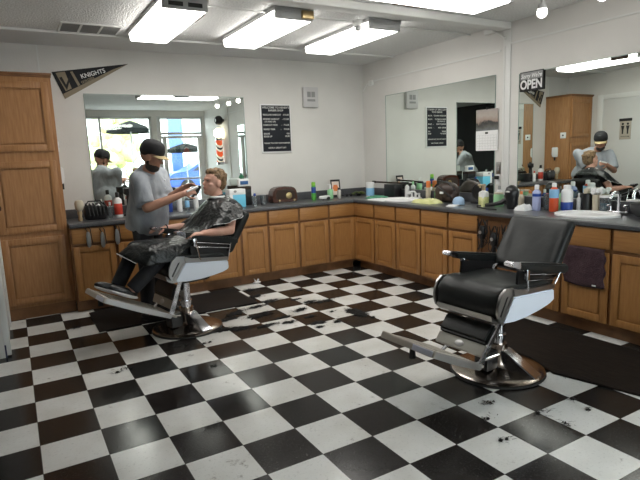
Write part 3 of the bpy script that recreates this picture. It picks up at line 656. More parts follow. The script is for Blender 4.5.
# cap
ch=MB(); gB=lambda x,y,z: Wv(hc)+Bh@Vector((x,y,z))
mt=Matrix.Translation(gB(-.010,0,.032))@Bh.to_4x4()
ch.lathe([(.0,.128),(.035,.126),(.066,.116),(.088,.092),(.098,.055),(.100,.02),(.099,.008),(.092,.008)],mtx=mt,sx=1.10,sy=.95)
cp=ch.build('cap',M['capeblack'],barber)
vz=MB(); rows=[]
for i in range(9):
    r=i/8; row=[]
    for j in range(-8,9):
        a=j/8*1.15; x=.098*math.cos(a)*1.0+r*.078*math.cos(a*.75); y=.092*math.sin(a)*(1-r*.05); row.append(gB(-.01+x,y,.048-.018*(a*a)-r*.012))
    rows.append(row)
vz.grid(rows); vo=vz.build('visor',M['visor'],cp); sm=vo.modifiers.new('s','SOLIDIFY'); sm.thickness=.005
eb=MB(); eb.ell(gB(.089,0,.075),(.004,.020,.018),Bh); eb.build('emblem',M['grey'],cp)
# beard and face details
bd=MB()
bd.ell(gB(.030,0,-.078),(.064,.062,.046),Bh); bd.ell(gB(.080,0,-.040),(.012,.024,.006),Bh)
for y in (-1,1): bd.ell(gB(.022,y*.042,-.070),(.036,.020,.020),Bh); bd.ell(gB(-.004,y*.064,-.040),(.014,.010,.030),Bh)
remeshed('beard',bd,M['dhair'],barber,.006,3)
hb=MB().ell(gB(-.026,0,.040),(.088,.0805,.068),Bh); hb.build('hair',M['dhair'],barber)
ey=MB()
for y in (-1,1): ey.ell(gB(.080,y*.030,.010),(.010,.013,.008),Bh)
ey.build('eyes',M['eye'],barber)
for s in (-1,1):
    an=pel+sh*s*.13; an.z=.013; f=MB().ell(Wv(an+fw_*.06+Vector((0,0,.040))),(.135,.048,.040),Bt).box(-.12,.13,-.042,.042,0,.028,bev=.012,mtx=Matrix.Translation(Wv(an+fw_*.06))@Bt.to_4x4())
    f.build('shoe',M['black'],barber)
# clipper held in the hand
rt=MB(); a=Vector((1.405,.34,1.228)); d=Vector((.85,.25,.25)).normalized(); rt.tube([a-d*.07,a-d*.02,a+d*.05],[.008,.011,.010],seg=10)
o=rt.build('hair_clipper',M['whitep']); tag(o,'small white trimmer held at the client\'s chin by the barber','clipper'); 
# --- client (seated)
co=LC(-.2,0,0); co.z=.62; client=P('person',co,'seated man with short blond hair, reclined under a black cape in the barber chair')
def K(f,l,z): return LC(f,l,z)-co
body=MB()
Bc=basis(Fv+Vector((0,0,.34)))           # torso basis tilted back (forward,left,up)
hC=K(-.385,-.055,1.262)
Bhd=basis(Fv+Vector((0,0,.22))+Lv*.10)
body.ell(K(-.22,0,.76),(.12,.16,.11),Bc); body.ell(K(-.30,0,.88),(.105,.145,.15),Bc); body.ell(K(-.375,0,1.00),(.105,.17,.14),Bc)
cap(body,K(-.41,-.02,1.07),.062,K(-.395,-.05,1.20),.056)
head(body,hC,Bhd,1.02)
NS=(-.425,.175,1.055);NE=(-.345,.255,.865);NW=(-.08,.262,.868)
FS=(-.425,-.175,1.055);FE=(-.30,-.26,.87);FW=(.02,-.268,.880)
for a,b,c in ((NS,NE,NW),(FS,FE,FW)):
    chain(body,[(K(*a),.052),(K(*b),.042)]); mid=tuple((b[i]*.6+c[i]*.4) for i in range(3)); chain(body,[(K(*b),.043),(K(*mid),.040),(K(*c),.026)])
hand(body,K(*NW),Fv*1+Vector((0,0,.05)),(0,0,-1),1.0,.35,thumb=1); hand(body,K(*FW),Fv*1+Vector((0,0,.0)),(0,0,-1),1.0,.3,thumb=-1)
legs=[((-.18,.09,.73),(.24,.13,.695),(.50,.105,.47)),((-.18,-.09,.73),(.36,-.12,.76),(.545,-.09,.475))]
for h,k,a in legs: chain(body,[(K(*h),.075),(K(*k),.052),(K(*a),.036)])
remeshed('body',body,M['skin2'],client,.0065,3)
pt=MB()
for h,k,a in legs: chain(pt,[(K(*h),.09),(K(*k),.068)]); pt.ell(K(*k),.068); pt.cyl(K(*k),K(*a),.066,.058)
pt.ell(K(-.2,0,.74),(.12,.165,.09),Bc); remeshed('trousers',pt,M['pants'],client,.011,4)
for h,k,a in legs:
    s=MB(); Bs=basis(Fv+Vector((0,0,.50))); c=K(a[0]+.07,a[1],a[2]-.002)
    s.ell(c,(.125,.043,.038),Bs); so=s.build('shoe',M['black'],client)
    t=MB(); t.ell(c-Vector((0,0,.020)),(.128,.045,.022),Bs); t.build('sole',M['whitep'],so)
hr=MB(); gc=lambda x,y,z: hC+Bhd@Vector((x,y,z))
hr.ell(gc(-.030,0,.060),(.095,.084,.078),Bhd); hr.ell(gc(-.052,0,.020),(.072,.080,.085),Bhd); hr.ell(gc(.020,0,.098),(.070,.062,.036),Bhd)
for k in range(26):
    a=random.uniform(0,2*PI); b=random.uniform(.15,1.2); hr.ell(gc(-.03+.088*math.sin(b)*math.cos(a),.078*math.sin(b)*math.sin(a),.060+.075*math.cos(b)),.017)
ho=remeshed('hair',hr,M['hair'],client,.007,1)
for v in ho.data.vertices: v.co+=v.normal*noise.noise(v.co*55)*.006
ey=MB(); lp=MB()
for y in (-1,1): ey.ell(gc(.083,y*.030,.012),(.008,.013,.006),Bhd)
ey.build('eyes',M['eye'],client); lp.ell(gc(.090,0,-.053),(.007,.022,.006),Bhd); lp.build('mouth',M['lip'],client)
bl=MB().tube([K(*NW)+Lv*0,K(*NW)+Lv*.001],.001)
br=MB(); n=16; c=Vector(FW); 
ring=[K(FW[0]-.015,FW[1]+.030*math.cos(2*PI*i/n),FW[2]+.030*math.sin(2*PI*i/n)) for i in range(n+1)]
bl.bm.free(); br.tube(ring,.006); br.build('bracelet',M['rubber'],client)
ts=MB(); ts.ell(K(-.30,0,.86),(.125,.165,.17),Bc); ts.ell(K(-.375,0,1.00),(.118,.185,.145),Bc); cap(ts,K(-.40,-.01,1.06),.09,K(-.41,-.03,1.11),.072)
for a,b in ((NS,NE),(FS,FE)): ts.ell(K(*a),.066); ts.cyl(K(*a),K(*a).lerp(K(*b),.45),.066,.060)
remeshed('t_shirt',ts,M['pants'],client,.010,5)
# cape
keys=[(0,[(-.30,0,1.125),(-.235,0,1.04),(-.175,0,.95),(-.11,0,.87),(.02,0,.815),(.22,0,.825),(.42,0,.828),(.55,-.02,.755)]),
(30,[(-.31,.045,1.125),(-.24,.10,1.03),(-.17,.14,.93),(-.08,.165,.845),(.05,.185,.80),(.22,.20,.79),(.36,.21,.75),(.42,.22,.645)]),
(58,[(-.34,.07,1.13),(-.30,.15,1.07),(-.21,.195,.95),(-.11,.215,.85),(0,.225,.77),(.10,.235,.73),(.17,.24,.69),(.20,.24,.66)]),
(72,[(-.36,.08,1.13),(-.34,.16,1.10),(-.29,.225,1.02),(-.26,.255,.98),(-.22,.262,.95),(-.19,.262,.94),(-.17,.262,.93),(-.15,.262,.925)]),
(88,[(-.39,.085,1.135),(-.39,.16,1.12),(-.385,.225,1.09),(-.36,.265,1.04),(-.335,.295,.99),(-.32,.31,.96),(-.31,.32,.945),(-.30,.325,.935)]),
(115,[(-.42,.08,1.145),(-.45,.15,1.12),(-.465,.215,1.09),(-.46,.26,1.05),(-.455,.295,1.01),(-.45,.31,.99),(-.445,.32,.98),(-.44,.325,.97)]),
(150,[(-.45,.045,1.155),(-.475,.09,1.125),(-.49,.14,1.10),(-.505,.18,1.08),(-.51,.20,1.06),(-.51,.21,1.05),(-.51,.215,1.045),(-.51,.22,1.04)]),
(180,[(-.455,0,1.16),(-.475,0,1.13),(-.487,0,1.11),(-.495,0,1.095),(-.50,0,1.08),(-.50,0,1.07),(-.502,0,1.06),(-.502,0,1.05)])]
def resamp(pts,n):
    P_=[Vector(p) for p in pts]; ds=[0]
    for a,b in zip(P_,P_[1:]): ds.append(ds[-1]+(b-a).length)
    out=[]
    for i in range(n):
        t=ds[-1]*i/(n-1); k=0
        while k<len(ds)-2 and ds[k+1]<t: k+=1
        u=(t-ds[k])/max(1e-6,ds[k+1]-ds[k]); out.append(P_[k].lerp(P_[k+1],u))
    return out
NR=30
kk=[(a,resamp(p,NR)) for a,p in keys]
full=[( -a,[Vector((v.x,-v.y,v.z)) for v in p]) for a,p in kk[1:-1]][::-1]
full=[(-180,kk[-1][1])]+full+kk
cols=[]; NC=120
for i in range(NC+1):
    a=-180+360*i/NC; k=0
    while k<len(full)-2 and full[k+1][0]<a: k+=1
    u=(a-full[k][0])/(full[k+1][0]-full[k][0]); u=u*u*(3-2*u) if 0 else u
    row=[]
    for j in range(NR):
        v=full[k][1][j].lerp(full[k+1][1][j],u); t=j/(NR-1)
        n1=noise.noise(Vector((a*.09,t*2.0,1)))*.020*t + noise.noise(Vector((v.x*9,v.y*9,v.z*9)))*.012*min(1,t*3)
        w=K(v.x,v.y,v.z)+Vector((0,0,abs(n1)*.9))+Fv*n1*.5
        row.append(w)
    cols.append(row)
cols[-1]=[p.copy() for p in cols[0]]
cm=MB().grid(cols); bmesh.ops.remove_doubles(cm.bm,verts=cm.bm.verts,dist=1e-4)
co_=cm.build('cape',M['cape'],client,auto=False); sm=co_.modifiers.new('s','SMOOTH'); sm.iterations=4; sm.factor=.5
sd=co_.modifiers.new('t','SOLIDIFY'); sd.thickness=.004; sd.offset=0
hem=[c[-1] for c in cols]; A_=lambda a:int((a+180)/360*NC); pp_=MB()
for a0,a1 in ((-40,26),(76,135),(-135,-76)): MB().tube([p+Vector((0,0,.001)) for p in hem[A_(a0):A_(a1)]],.0024,seg=6).build('cape_piping',M['paper'],co_)
# neck strip
nk=[K(-.395+.066*math.cos(a),-.02+.062*math.sin(a),1.14) for a in [2*PI*i/20 for i in range(21)]]
MB().tube(nk,.012).build('neck_strip',M['towelw'],client)
# ------------------------------------------------------------------ wall items
# menu board
mb_=empty('menu_board',(3.058,YB,1.84),'black letter board price list on the back wall','sign')
MB().box(-.218,.218,-.016,-.001,-.312,.308,bev=.007).build('frame',M['whitep'],mb_)
MB().box(-.200,.200,-.021,-.017,-.290,.290,bev=.002).build('felt',col('board_felt',(.008,.010,.016),.8),mb_)
L_=[('WELCOME TO HENRY\'S',.262,.036,'C'),('BARBER SHOP',.226,.034,'C'),('REGULAR HAIRCUT   -','$15.00',.172),('SENIOR HAIRCUT     -','$12.00',.118),('  (65 AND UP)',.086,.028,'L'),('HAIRCUT FADE       -','$16.00',.044),('BEARD TRIM          -','$10.00',-.010),('SHAVE','$20',-.066),('EDGE UP','$8.00',-.100),('THANK YOU FOR YOUR BUSINESS',-.185,.024,'C'),('HAVE A GREAT DAY',-.245,.028,'C')]
for it in L_:
    if len(it)==4:
        text(mb_,it[0],it[2],(0 if it[3]=='C' else -.18,-.0225,it[1]),(PI/2,0,0),col('board_letters',(.50,.50,.48)),align='CENTER' if it[3]=='C' else 'LEFT',bold=.0008)
    else:
        text(mb_,it[0],.029,(-.185,-.0225,it[2]),(PI/2,0,0),col('board_letters',(.50,.50,.48)),align='LEFT',bold=.0008); text(mb_,it[1],.029,(.185,-.0225,it[2]),(PI/2,0,0),col('board_letters',(.50,.50,.48)),align='RIGHT',bold=.0008)
# chime box
e=empty('wall_speaker_box',(3.57,YB,2.24),'small off-white box with dark grilles high on the back wall','wall box')
MB().box(-.11,.11,-.055,-.001,-.13,.13,bev=.008).build('case',col('box_white',(.55,.54,.54)),e)
MB().box(-.06,-.005,-.058,-.054,-.0,.07,bev=.002).box(.005,.06,-.058,-.054,.0,.07,bev=.002).box(-.06,.06,-.058,-.054,-.055,-.025,bev=.002).build('grille',M['grey'],e)
# pennant
pn=empty('pennant',(.515,YB,2.40),'black and gold triangular team pennant pinned above the mirror','pennant')
A=[(0,.035),(.775,.155),(.10,-.235)]
MB().prism(A,-.006,-.001).build('felt',col('pennant_black',(.018,.019,.022),.9),pn)
g_=MB()
g_.prism([(.085,-.185),(.10,-.235),(.775,.155),(.60,.085)],-.009,-.006)
g_.prism([(.035,.028),(.125,.045),(.175,-.125),(.115,-.155)],-.009,-.006)
g_.prism([(.175,.045),(.200,.05),(.262,-.085),(.240,-.10)],-.009,-.006)
g_.build('gold_trim',M['gold'],pn)
MB().prism([(.065,-.02),(.09,-.01),(.125,-.09),(.165,.0),(.19,.03),(.128,-.145)],-.011,-.009).build('emblem',M['matteb'],pn)
t=text(pn,'KNIGHTS',.062,(.40,-.009,.035),(PI/2,-R(17),0),M['paper'],bold=.001)
t=text(pn,'GOLDEN',.035,(.34,-.009,-.035),(PI/2,-R(24),0),M['gold'],bold=.001)
# OPEN sign on the mirror corner
os_=empty('open_sign',(XR-.012,-.795,2.105),'rectangular black and white OPEN sign at the mirror corner','sign')
MB().box(-.010,0,-.142,.142,-.098,.098,bev=.003).build('frame',M['matteb'],os_)
MB().box(-.0125,-.009,-.132,.132,.018,.088).build('upper_band',col('sign_grey',(.25,.25,.25)),os_)
text(os_,'Sorry We\'re',.060,(-.014,0,.050),(PI/2,0,-PI/2),M['paper'],shear=.3,bold=.001,sx=.82)
text(os_,'OPEN',.125,(-.013,0,-.038),(PI/2,0,-PI/2),M['paper'],bold=.004,sx=.82)
# calendar
ca=empty('wall_calendar',(XR-.010,-.245,1.67),'wall calendar with landscape picture over a white page, on the mirror','calendar')
def picmat():
    m=mat('landscape_picture',(.5,.4,.35),.5); b=m.node_tree.nodes['Principled BSDF']; tc=nn(m,'ShaderNodeTexCoord'); sp=nn(m,'ShaderNodeSeparateXYZ'); lk(m,tc.outputs['Object'],sp.inputs[0])
    n=nn(m,'ShaderNodeTexNoise'); n.inputs['Scale'].default_value=14; lk(m,tc.outputs['Object'],n.inputs['Vector'])
    a=nn(m,'ShaderNodeMath',operation='MULTIPLY_ADD'); lk(m,n.outputs['Fac'],a.inputs[0]); a.inputs[1].default_value=.10; lk(m,sp.outputs[2],a.inputs[2])
    mr=nn(m,'ShaderNodeMapRange'); lk(m,a.outputs[0],mr.inputs[0]); mr.inputs['From Min'].default_value=.03; mr.inputs['From Max'].default_value=.26
    r=nn(m,'ShaderNodeValToRGB'); cr=r.color_ramp; cr.elements[0].color=(.20,.22,.24,1); cr.elements[1].color=(.34,.30,.28,1)
    for p,c in ((.25,(.10,.10,.09,1)),(.42,(.03,.03,.03,1)),(.52,(.32,.24,.20,1)),(.75,(.40,.35,.31,1))):
        x=cr.elements.new(p); x.color=c
    lk(m,mr.outputs[0],r.inputs[0]); lk(m,r.outputs[0],b.inputs['Base Color']); return m
MB().box(-.004,0,-.148,.148,.0,.22).build('picture',picmat(),ca)
MB().box(-.006,0,-.148,.148,-.21,-.001).build('page',M['paper'],ca)
gl=MB()
for k in range(6): gl.box(-.0065,-.006,-.135,.135,-.05-k*.028,-.0488-k*.028)
for k in range(8): gl.box(-.0065,-.006,-.135+k*.0383,-.134+k*.0383,-.19,-.05)
gl.build('grid_lines',M['grey'],ca)
MB().box(-.0068,-.006,-.02,.02,-.035,-.015).cyl((-.006,0,.225),(0,0,.225),.012).build('month_mark',M['matteb'],ca)
e=empty('light_switch',(XR-.001,-.432+.0,1.275),'silver double switch plate on the wall strip between mirrors','switch'); 
e.location=(XR-.001,-.40,1.275); MB().box(-.008,0,-.028,.028,-.065,.065,bev=.003).build('plate',M['steel'],e); MB().box(-.016,-.006,-.010,.010,-.022,.022,bev=.002).build('rocker',M['grey'],e)
e=empty('wall_outlet',(XR-.001,-.395,1.16),'white outlet with a black plug below the silver switch plate','outlet'); MB().box(-.006,0,-.024,.024,-.055,.055,bev=.003).build('plate',M['whitep'],e); MB().box(-.045,-.006,-.020,.016,.0,.038,bev=.006).build('plug',M['black'],e)
# barber pole, globe and speaker on the right wall near the front
bp=empty('barber_pole',(XR-.001,-3.70,1.35),'red white and black striped barber pole with glowing globe, seen in the back mirror','barber pole')
MB().cyl((-.11,0,0),(-.11,0,.06),.085).cyl((-.11,0,.56),(-.11,0,.61),.085).box(-.11,0,-.03,.03,.02,.05).box(-.11,0,-.03,.03,.565,.595).build('caps',M['chrome'],bp)
def stripes():
    m=mat('pole_stripes',(.8,.1,.05),.3,emit=(1,1,1),es=0); b=m.node_tree.nodes['Principled BSDF']; tc=nn(m,'ShaderNodeTexCoord'); sp=nn(m,'ShaderNodeSeparateXYZ'); lk(m,tc.outputs['Object'],sp.inputs[0])
    ad=nn(m,'ShaderNodeMath',operation='ADD'); lk(m,sp.outputs[2],ad.inputs[0]); ml=nn(m,'ShaderNodeMath',operation='MULTIPLY'); lk(m,sp.outputs[1],ml.inputs[0]); ml.inputs[1].default_value=1.1; lk(m,ml.outputs[0],ad.inputs[1])
    dv=nn(m,'ShaderNodeMath',operation='DIVIDE'); lk(m,ad.outputs[0],dv.inputs[0]); dv.inputs[1].default_value=.26
    fr=nn(m,'ShaderNodeMath',operation='FRACT'); lk(m,dv.outputs[0],fr.inputs[0])
    r=nn(m,'ShaderNodeValToRGB'); r.color_ramp.interpolation='CONSTANT'; r.color_ramp.elements[0].color=(.75,.10,.03,1); r.color_ramp.elements[1].position=.45; r.color_ramp.elements[1].color=(.85,.75,.6,1); x=r.color_ramp.elements.new(.62); x.color=(.02,.02,.03,1); x=r.color_ramp.elements.new(.8); x.color=(.85,.75,.6,1)
    lk(m,fr.outputs[0],r.inputs[0]); lk(m,r.outputs[0],b.inputs['Base Color']); lk(m,r.outputs[0],b.inputs['Emission Color']); b.inputs['Emission Strength'].default_value=.8; return m
MB().cyl((-.11,0,.06),(-.11,0,.56),.075,seg=28).build('striped_cylinder',stripes(),bp)
MB().ell((-.11,0,.73),.115).build('globe',M['globe'],bp)
e=empty('wall_speaker',(XR-.001,-3.60,2.36),'black round speaker above the barber pole','speaker'); MB().ell((-.12,0,0),(.10,.12,.11)).box(-.06,0,-.03,.03,-.03,.03).build('shell',M['black'],e); MB().cyl((-.21,.05,0),(-.215,.05,0),.035).build('cone',M['whitep'],e)
# ------------------------------------------------------------------ counter things
Z=CT
def thing(name,x,y,label,cat,rz=0,group=None,z=None): return empty(name,(x,y,Z+.0005 if z is None else z),label,cat,rz,group)
def bottle(x,y,h,r,mb,mc,label,lab=None,name='bottle',cat='bottle',capr=.45,neck=.78,trig=False,group=None,labz=(.2,.6)):
    e=thing(name,x,y,label,cat,0,group)
    MB().lathe([(r*.92,0),(r,.006),(r,h*(neck-.12)),(r*.9,h*(neck-.06)),(r*capr,h*neck),(r*capr,h*(neck+.03))],seg=20).build('body',mb,e)
    c=MB().lathe([(r*capr*1.05,h*(neck+.02)),(r*capr*1.05,h*.97),(r*capr*.8,h)],seg=16)
    if trig: c.box(-r*1.5,r*.4,-r*.25,r*.25,h*.95,h*1.03,bev=.003).box(-r*1.2,-r*.9,-r*.15,r*.15,h*.86,h*.95)
    c.build('cap',mc,e)
    if lab: MB().lathe([(r*1.01,h*labz[0]),(r*1.025,h*labz[0]+.001),(r*1.025,h*labz[1]),(r*1.01,h*labz[1]+.001)],seg=20).build('label',lab,e)
    return e
GB='bottles and cans on the worktop'
# back run, left of barber
e=thing('shaving_brush',.60,1.66,'tan neck brush standing upright beside the black bag','brush'); MB().lathe([(.018,0),(.022,.01),(.016,.05),(.024,.08),(.022,.10)],seg=16).build('handle',M['tan_wood'],e); MB().lathe([(.022,.10),(.040,.13),(.045,.18),(.034,.21),(.0,.215)],seg=16).build('bristles',M['beige_plastic'],e)
e=thing('tool_bag',.755,1.72,'black tool bag stuffed full beside the neck brush on the left counter','bag'); m=MB().box(-.11,.11,-.07,.07,0,.15,bev=.03); 
for k in range(6): m.tube([(-.09+.035*k,-.02,.12),(-.09+.035*k,-.04,.17),(-.07+.035*k,-.075,.13),(-.06+.035*k,-.085,.04)],.008)
m.build('pouch',M['black'],e); MB().ell((.03,-.055,.15),(.018,.01,.012)).build('tag',M['whitep'],e); MB().tube([(-.10,0,.13),(-.06,0,.19),(.06,0,.19),(.10,0,.13)],.007).build('strap',M['rubber'],e)
bottle(.905,1.72,.17,.022,M['glassd'],M['whitep'],'small clear bottle between the black bag and the red-label bottle')
bottle(.985,1.70,.27,.042,M['whitep'],M['black'],'white bottle with red label and black top left of the barber',M['red_label'],labz=(.12,.55))
e=thing('dryer_stand',1.12,1.80,'tall black dryer holder on the counter behind the barber','holder'); MB().lathe([(.07,0),(.07,.02),(.03,.04),(.025,.22),(.05,.24),(.05,.30),(0,.31)],seg=20).build('stand',M['black'],e); MB().tube([(0,0,.27),(.05,-.03,.31),(.10,-.05,.26)],.02).build('dryer',M['matteb'],e)
e=thing('tool_case',1.30,1.78,'black lidded case on the counter behind the barber','case'); MB().box(-.08,.08,-.07,.07,0,.14,bev=.012).build('case',M['black'],e); MB().tube([(-.05,0,.14),(-.04,0,.175),(.04,0,.175),(.05,0,.14)],.007).build('handle',M['rubber'],e)
bottle(1.20,1.66,.18,.026,M['whitep'],M['red_label'],'white bottle with red cap hidden behind the barber')
# behind / right of barber
bottle(1.56,1.80,.20,.028,M['blue_label'],M['whitep'],'blue bottle with white cap between barber and client')
bottle(1.66,1.76,.22,.030,M['whitep'],M['whitep'],'white bottle beside the blue bottle behind the client\'s hands')
bottle(1.76,1.80,.19,.026,M['glassd'],M['whitep'],'clear bottle behind the cape, right of the white bottle',M['sky_label'])
bottle(1.86,1.78,.21,.027,M['whitep'],M['black'],'white bottle with black cap behind the client\'s chin')
bottle(1.45,1.84,.15,.03,M['mint'],M['whitep'],'mint green bottle just behind the barber\'s forearm')
e=thing('glove_box',2.33,1.72,'white and cyan box behind the client\'s shoulder','box'); MB().box(-.10,.10,-.07,.07,0,.15,bev=.004).build('carton',M['cyan_box'],e); MB().box(-.101,.101,-.071,.071,.15,.215,bev=.004).box(-.101,-.06,-.071,.071,.0,.16,bev=.003).build('lid',M['whitep'],e); MB().ell((-.03,-.072,.19),(.02,.003,.015)).build('opening',M['grey'],e)
e=thing('storage_box',2.50,1.88,'black storage box with a clock standing on it','box'); MB().box(-.08,.08,-.06,.06,0,.23,bev=.006).build('carton',M['black'],e); MB().box(-.081,.081,-.061,.061,.19,.232,bev=.006).build('lid',M['mirrored_dark'],e)
e=thing('label_box',2.50,1.875,'small white box with blue panel on the black storage box','box',z=Z+.234); MB().box(-.07,.07,-.03,.03,0,.09,bev=.006).build('carton',M['whitep'],e); MB().box(-.052,.052,-.033,-.029,.022,.066,bev=.002).build('blue_panel',col('deep_blue',(.02,.09,.26)),e)
bottle(2.56,1.68,.15,.028,M['glassd'],M['blue_label'],'clear bottle with dark cap beside the cyan box',capr=.5)
e=thing('glass_jar',2.68,1.70,'empty clear glass left of the wooden radio','jar'); MB().lathe([(.030,0),(.036,.005),(.038,.12),(.035,.12),(.032,.01),(0,.008)],seg=20).build('glass',M['glassd'],e); MB().lathe([(.037,.12),(.039,.126),(.034,.128)],seg=20).build('rim',M['alum'],e)
# radio
e=thing('radio',3.01,1.82,'vintage brown wooden radio with arched top and round dial','radio')
pr=[(-.165,0),(.165,0),(.175,.02),(.172,.11),(.155,.165),(.11,.195),(0,.205),(-.11,.195),(-.155,.165),(-.172,.11),(-.175,.02)]
MB().prism(pr,-.075,.085,bev=.012).build('cabinet',M['amber'],e)
MB().prism([(-.135,.05),(.135,.05),(.135,.11),(.11,.155),(0,.17),(-.11,.155),(-.135,.11)],-.080,-.074).build('speaker_cloth',M['mirrored_dark'],e)
MB().lathe([(.0,.0),(.040,.0),(.042,.006),(.030,.010),(.0,.010)],mtx=Matrix.Translation((.045,-.079,.085))@Matrix.Rotation(PI/2,4,'X')).build('dial',M['brass'],e)
for x in (-.09,.12): MB().cyl((x,-.075,.03),(x,-.092,.03),.012).build('knob',M['brass'],e)
bottle(3.415,1.735,.235,.030,M['green_plastic'],M['lime_plastic'],'tall green spray can with dark blue band beside the white clipper',M['blue_label'],name='spray_can',cat='spray can',capr=.85,neck=.80,labz=(.40,.72))
e=thing('hair_clipper',3.53,1.655,'white electric clipper lying left of the green pump bottle','clipper'); MB().box(-.085,.085,-.035,.035,.012,.055,bev=.018,mtx=Matrix.Rotation(R(20),4,'Z')).build('body',M['whitep'],e)
for x in (-.05,.04): MB().cyl((x,-.045,.02),(x,-.02,.02),.02).build('guard',M['black'],e)
e=bottle(3.665,1.73,.185,.040,M['mint'],M['whitep'],'light green pump bottle in front of the picture frame',capr=.35,neck=.70,name='pump_bottle'); 
MB().box(-.04,.006,-.006,.006,.185,.197,bev=.002).build('spout',M['whitep'],e)
e=thing('picture_frame',3.865,1.90,'black picture frame with an orange flower leaning at the back wall','picture frame',R(-8)); mt=Matrix.Translation((0,0,0))@Matrix.Rotation(R(-10),4,'X')
MB().box(-.07,-.055,-.012,.0,0.001,.24,mtx=mt).box(.055,.07,-.012,.0,0.001,.24,mtx=mt).box(-.055,.055,-.012,0,.001,.03,mtx=mt).box(-.055,.055,-.012,0,.215,.24,mtx=mt).build('frame',M['matteb'],e)
MB().box(-.056,.056,-.005,-.001,.028,.217,mtx=mt).build('print',col('photo_paper',(.75,.62,.55)),e)
fl=MB()
for k in range(6):
    a=k*PI/3; fl.ell((.022*math.cos(a),0,.125+.026*math.sin(a)),(.022,.002,.022))
bmesh.ops.transform(fl.bm,matrix=mt@Matrix.Translation((0,-.006,0)),verts=fl.bm.verts); fl.build('flower',M['orange_cap'],e)
bottle(3.785,1.70,.14,.026,col('silver_can',(.55,.52,.48),.3,metal=.5),M['black'],'small silver can right of the green pump bottle',capr=.7,neck=.80,name='spray_can',cat='spray can')
# corner
e=thing('sunglasses',4.02,1.82,'black sunglasses lying on the counter in the corner','glasses'); MB().ell((-.03,0,.02),(.026,.006,.018)).ell((.03,0,.02),(.026,.006,.018)).build('lenses',M['black'],e); MB().tube([(-.06,0,.025),(-.055,.05,.02),(-.05,.10,.006)],.004).tube([(.06,0,.025),(.055,.05,.02),(.05,.10,.006)],.004).tube([(-.06,0,.028),(0,0,.026),(.06,0,.028)],.003).build('rim',M['black'],e)
e=thing('desk_plant',4.20,1.85,'small tangle of olive green plastic leaves in the corner','plant'); m=MB()
for k in range(16):
    a=random.uniform(0,2*PI); r=random.uniform(.03,.10); m.ell((r*math.cos(a),r*math.sin(a)*.5,random.uniform(.02,.06)),(.03,.008,.012),Euler((random.uniform(-1,1),random.uniform(-.5,.5),a)).to_matrix(),u=8,v=6)
m.build('leaves',col('olive',(.12,.16,.05)),e); MB().lathe([(.03,0),(.035,.025),(0,.025)],seg=12).build('pot',M['black'],e)
e=thing('wipes_canister',4.15,1.50,'white and light blue wipes canister beside the green towel','canister'); MB().lathe([(.052,0),(.054,.004),(.054,.165),(.05,.17)],seg=24).build('body',M['whitep'],e); MB().lathe([(.056,.168),(.056,.195),(.04,.20),(0,.20)],seg=24).build('lid',M['whitep'],e); MB().lathe([(.0545,.02),(.0555,.021),(.0555,.12),(.0545,.121)],seg=24).build('label',M['sky_label'],e)
e=thing('tool_stand',4.31,1.22,'black tool caddy with a long brown bar lying across it','stand'); MB().box(-.06,.06,-.11,.11,0,.17,bev=.006).build('caddy',M['black'],e); 
e2=thing('curling_iron',4.27,1.24,'long dark curling iron lying across the black caddy','curling iron',z=Z+.185); MB().tube([(-.04,.27,.012),(-.02,.0,.008),(.03,-.24,.004)],.011).build('barrel',M['mirrored_dark'],e2); MB().tube([(-.045,.30,.014),(-.04,.25,.012)],.016).build('tip',M['black'],e2); MB().tube([(.03,-.22,.004),(.05,-.33,.002)],.016).build('grip',M['black'],e2)
def cloth(name,x,y,pts,h,m,label,rz=0,n=18,z=0,seed=1):
    # soft folded cloth: outline half sizes pts=(a,b), crumpled height h
    e=[]; rows=[]
    for i in range(n+1):
        r=[]
        for j in range(n+1):
            u=i/n*2-1; v=j/n*2-1; ed=max(0,1-max(abs(u),abs(v))**6)
            k=noise.noise(Vector((u*1.7+seed,v*1.7,seed*.7)))*.5+.5; wob=noise.noise(Vector((u*2,v*2,seed+5)))*.14
            r.append((pts[0]*(u+wob*abs(v)),pts[1]*(v+wob*abs(u)),z+.004+h*ed*(.35+.65*k)+abs(noise.noise(Vector((u*4,v*4,seed))))*h*.5*ed))
        rows.append(r)
    lo=[[(p[0],p[1],z+.0005) for p in r] for r in rows]
    b=MB().grid(rows); 
    bb=b.bm; 
    edge=[rows[0],[r[-1] for r in rows],rows[-1][::-1],[r[0] for r in rows][::-1]]
    for E_ in edge: b.grid([[Vector(p) for p in E_],[Vector((p[0],p[1],z+.0005)) for p in E_]])
    o=b.build(name,m,None,auto=False); o.location=(x,y,Z); o.rotation_euler=(0,0,rz); tag(o,label,'towel'); return o
cloth('towel',4.10,1.28,(.11,.11),.030,M['towelg'],'green towel beside the wipes canister',.2)
cloth('towel',3.955,1.0,(.11,.15),.020,M['towelw'],'white towel spread beside the edge of the corner sink',.05,seed=3)
bottle(4.385,1.02,.20,.030,M['whitep'],M['mint'],'white bottle with green top at the backsplash',name='bottle')
bottle(4.385,.62,.22,.032,M['beige_plastic'],M['orange_cap'],'tan bottle with a bright orange cap against the mirror',capr=.8,neck=.62)
bottle(4.36,.42,.16,.045,M['green_plastic'],M['whitep'],'green dish-soap bottle with white handle left of the black bag',capr=.5,neck=.75,name='soap_bottle')
cloth('towel',4.05,.27,(.10,.17),.045,M['towely'],'crumpled pale yellow cloth in front of the green soap bottle',-.1,seed=6)
